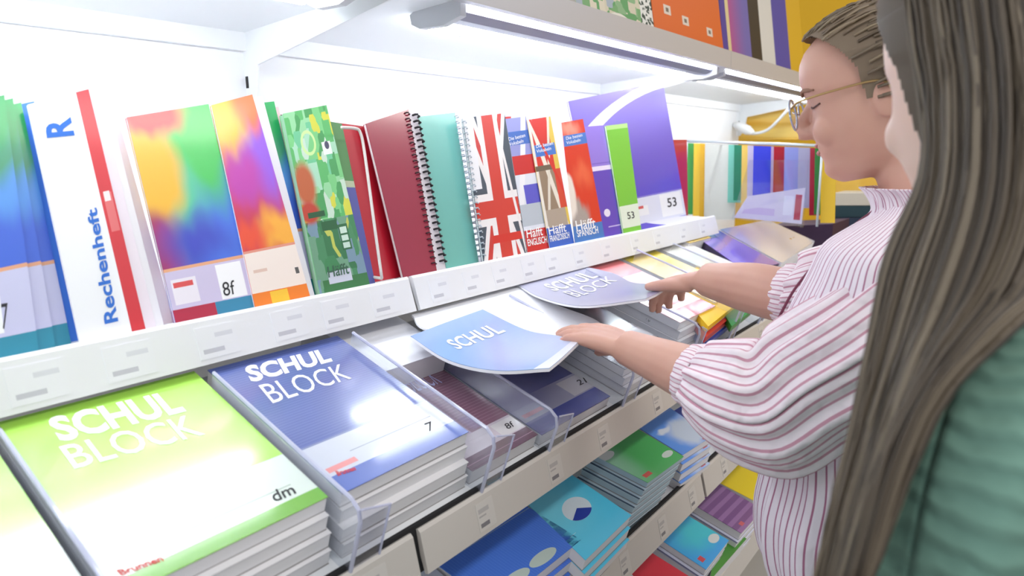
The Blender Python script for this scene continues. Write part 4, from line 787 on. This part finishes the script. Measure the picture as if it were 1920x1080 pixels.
# ---- the girl in the foreground
gi = thing('person', 'long-haired girl in a teal green jumper seen from behind at the right edge', 'person', (.72, -.1, -CH), 'people')
GH = Head(dep(1882, 130, .53), radians(46), 8, .98)
nb = GH(-.03, 0, -.06)
gb = GH.skin(False)+[limb([(GH(-.02, 0, .05), .05), (GH(-.03, 0, -.01), .047), (nb, .05), (nb+V3(.0, -.01, -.07), .075)])]
c0 = nb+V3(.02, -.03, -.08); SLg, SRg = dep(1872, 850, .44), nb+V3(.2, -.09, -.13)
gb += [limb([(c0, .07), (c0+V3(0, 0, -.12), .105), (c0+V3(0, 0, -.3), .105), (c0+V3(0, 0, -.45), .12)], 18), limb([(SLg, .05), (c0+V3(0, 0, -.06), .06), (SRg, .05)])]
ELg = SLg+V3(-.02, .02, -.27); ERg = SRg+V3(.03, .0, -.27)
WLg, WRg = ELg+V3(.06, .12, -.18), ERg+V3(-.03, .13, -.18)
for a, b, c in ((SLg, ELg, WLg), (SRg, ERg, WRg)): gb += [limb([(a, .052), (b, .04), (c, .026)])]+hand_ds(c, V3(0, .3, -1), V3(-.6 if a is SLg else .6, -.6, .1), V3(0, 1, 0), [(14, 16, 12)]*4, sc=.9)
for sg in (-1, 1): gb += [limb([(c0+V3(.08*sg, 0, -.42), .08), (V3(c0[0]+.08*sg, c0[1], -.9), .055), (V3(c0[0]+.08*sg, c0[1], -1.38), .034)])]
remesh('body', gb, skin_g, gi, .0045, 5)
jm = Art('teal_jumper_knit', (104, 142, 128), .9)
wv = jm.t.nodes.new('ShaderNodeTexWave'); wv.bands_direction = 'Y'; wv.inputs['Scale'].default_value = 3.2; wv.inputs['Distortion'].default_value = 3.0; wv.inputs['Detail'].default_value = 1.0
uvn = [n for n in jm.t.nodes if n.type == 'UVMAP'][0]; mpn = jm.t.nodes.new('ShaderNodeMapping'); mpn.inputs['Scale'].default_value = (6, 4, 1); jm.t.links.new(uvn.outputs[0], mpn.inputs[0]); jm.t.links.new(mpn.outputs[0], wv.inputs['Vector'])
bp = jm.t.nodes.new('ShaderNodeBump'); bp.inputs['Strength'].default_value = .5; bp.inputs['Distance'].default_value = .006; jm.t.links.new(wv.outputs[1], bp.inputs['Height']); jm.t.links.new(bp.outputs[0], jm.b.inputs['Normal']); jm.mix(jm.mt('MULTIPLY', wv.outputs[1], .35), (132, 172, 154)); jm = jm.done()
JR = []
for dz, a, b in ((.035, .06, .06), (.015, .085, .07), (-.01, .13, .085), (-.05, .165, .105), (-.12, .17, .12), (-.25, .165, .125), (-.4, .165, .13), (-.5, .17, .135)): JR.append((c0+V3(0, 0, dz), EX, EY, a, b))
loft_uv('jumper', JR, jm, gi, 7, .004, 8, n=96)
for a, b, c in ((SLg, ELg, WLg), (SRg, ERg, WRg)):
    loft_uv('jumper_sleeve', frame_rings([(c, .034), (c*.5+b*.5, .05), (b, .062), (a*.5+b*.5, .07), (a+V3(0, 0, -.02), .078), (a*.75+c0*.25+V3(0, 0, .005), .078), (a*.4+c0*.6, .07)], 0), jm, gi, 7, .004, 9, n=80)
for sg in (-1, 1):
    V, F = limb([(c0+V3(.075*sg, 0, -.42), .1), (V3(c0[0]+.08*sg, c0[1]+.02, -.9), .075), (V3(c0[0]+.08*sg, c0[1], -1.36), .05)], 18); obj('trouser_leg', V, F, mat('denim', (50, 66, 100), .8), gi, smooth=True)
    V, F = ball(V3(c0[0]+.08*sg, c0[1]+.05, -CH+.04), (.045, .12, .04)); obj('shoe', V, F, mat('dark_shoe', (40, 42, 50), .6), gi, smooth=True)
GD = [[(1688, -130, .53), (1712, 40, .515), (1748, 200, .50), (1752, 330, .485), (1692, 470, .47), (1652, 640, .455), (1598, 850, .44), (1520, 1130, .425)],
      [(1730, -190, .51), (1775, 40, .485), (1800, 200, .46), (1795, 360, .45), (1745, 520, .44), (1690, 690, .432), (1625, 880, .425), (1545, 1130, .418)],
      [(1790, -220, .49), (1840, 40, .455), (1862, 200, .44), (1858, 370, .425), (1808, 540, .415), (1735, 700, .405), (1655, 890, .405), (1570, 1130, .405)],
      [(1860, -230, .47), (1915, 40, .435), (1940, 200, .42), (1935, 380, .41), (1885, 530, .40), (1790, 665, .392), (1680, 850, .395), (1592, 1130, .398)],
      [(1930, -230, .47), (2000, 40, .43), (2030, 200, .415), (2025, 380, .41), (1985, 520, .40), (1880, 612, .385), (1740, 775, .385), (1615, 1130, .395)]]
GP = np.array([smooth_path([dep(*p) for p in g], 4) for g in GD])
def gstr(s):
    i = min(int(s), 3); f = s-i; return GP[i]*(1-f)+GP[i+1]*f
rnd = random.Random(11); ds, UV = [], []
nrm = GP.mean((0, 1)); nrm = nrm/np.linalg.norm(nrm)
for k in range(2000):
    s = rnd.uniform(0, 4); p = gstr(s); off = rnd.uniform(-.004, .02); sw = rnd.uniform(-.012, .012); n = len(p)
    P = [q+nrm*off*(1-.3*i/n)+np.array(R[0])*sw*sin(i/n*3.0+rnd.random()*.2) for i, q in enumerate(p)]
    d = tube_data(P, [.0017*(1-.35*i/n) for i in range(n)], 4); ds.append(d); UV += [(min(1, max(0, rnd.gauss(.35, .2))), .5)]*len(d[0])
SV, SF = [], []; ss = np.linspace(0, 4, 30); n = GP.shape[1]
for layer in (.01, .024):
    b0 = len(SV)
    for s in ss:
        p = gstr(s); SV += [q+nrm*layer for q in p]
    SF += [(b0+i*n+j, b0+(i+1)*n+j, b0+(i+1)*n+j+1, b0+i*n+j+1) for i in range(len(ss)-1) for j in range(n-1)]
cv_, cf_ = hair_cap(GH, .016, lambda q, z: q[0] < interp([(.04, .0), (.12, .02), (.17, .045), (.19, .07), (.2, .2), (.23, .2)], z))
V, F = join((SV, SF), (cv_, cf_), *ds)
obj('hair', V, F, strand_mat('light_brown_strands', [(58, 49, 40), (84, 72, 58), (114, 101, 83), (150, 136, 114)]), gi, uv=[(.3, .5)]*(len(SV)+len(cv_))+UV, smooth=True)
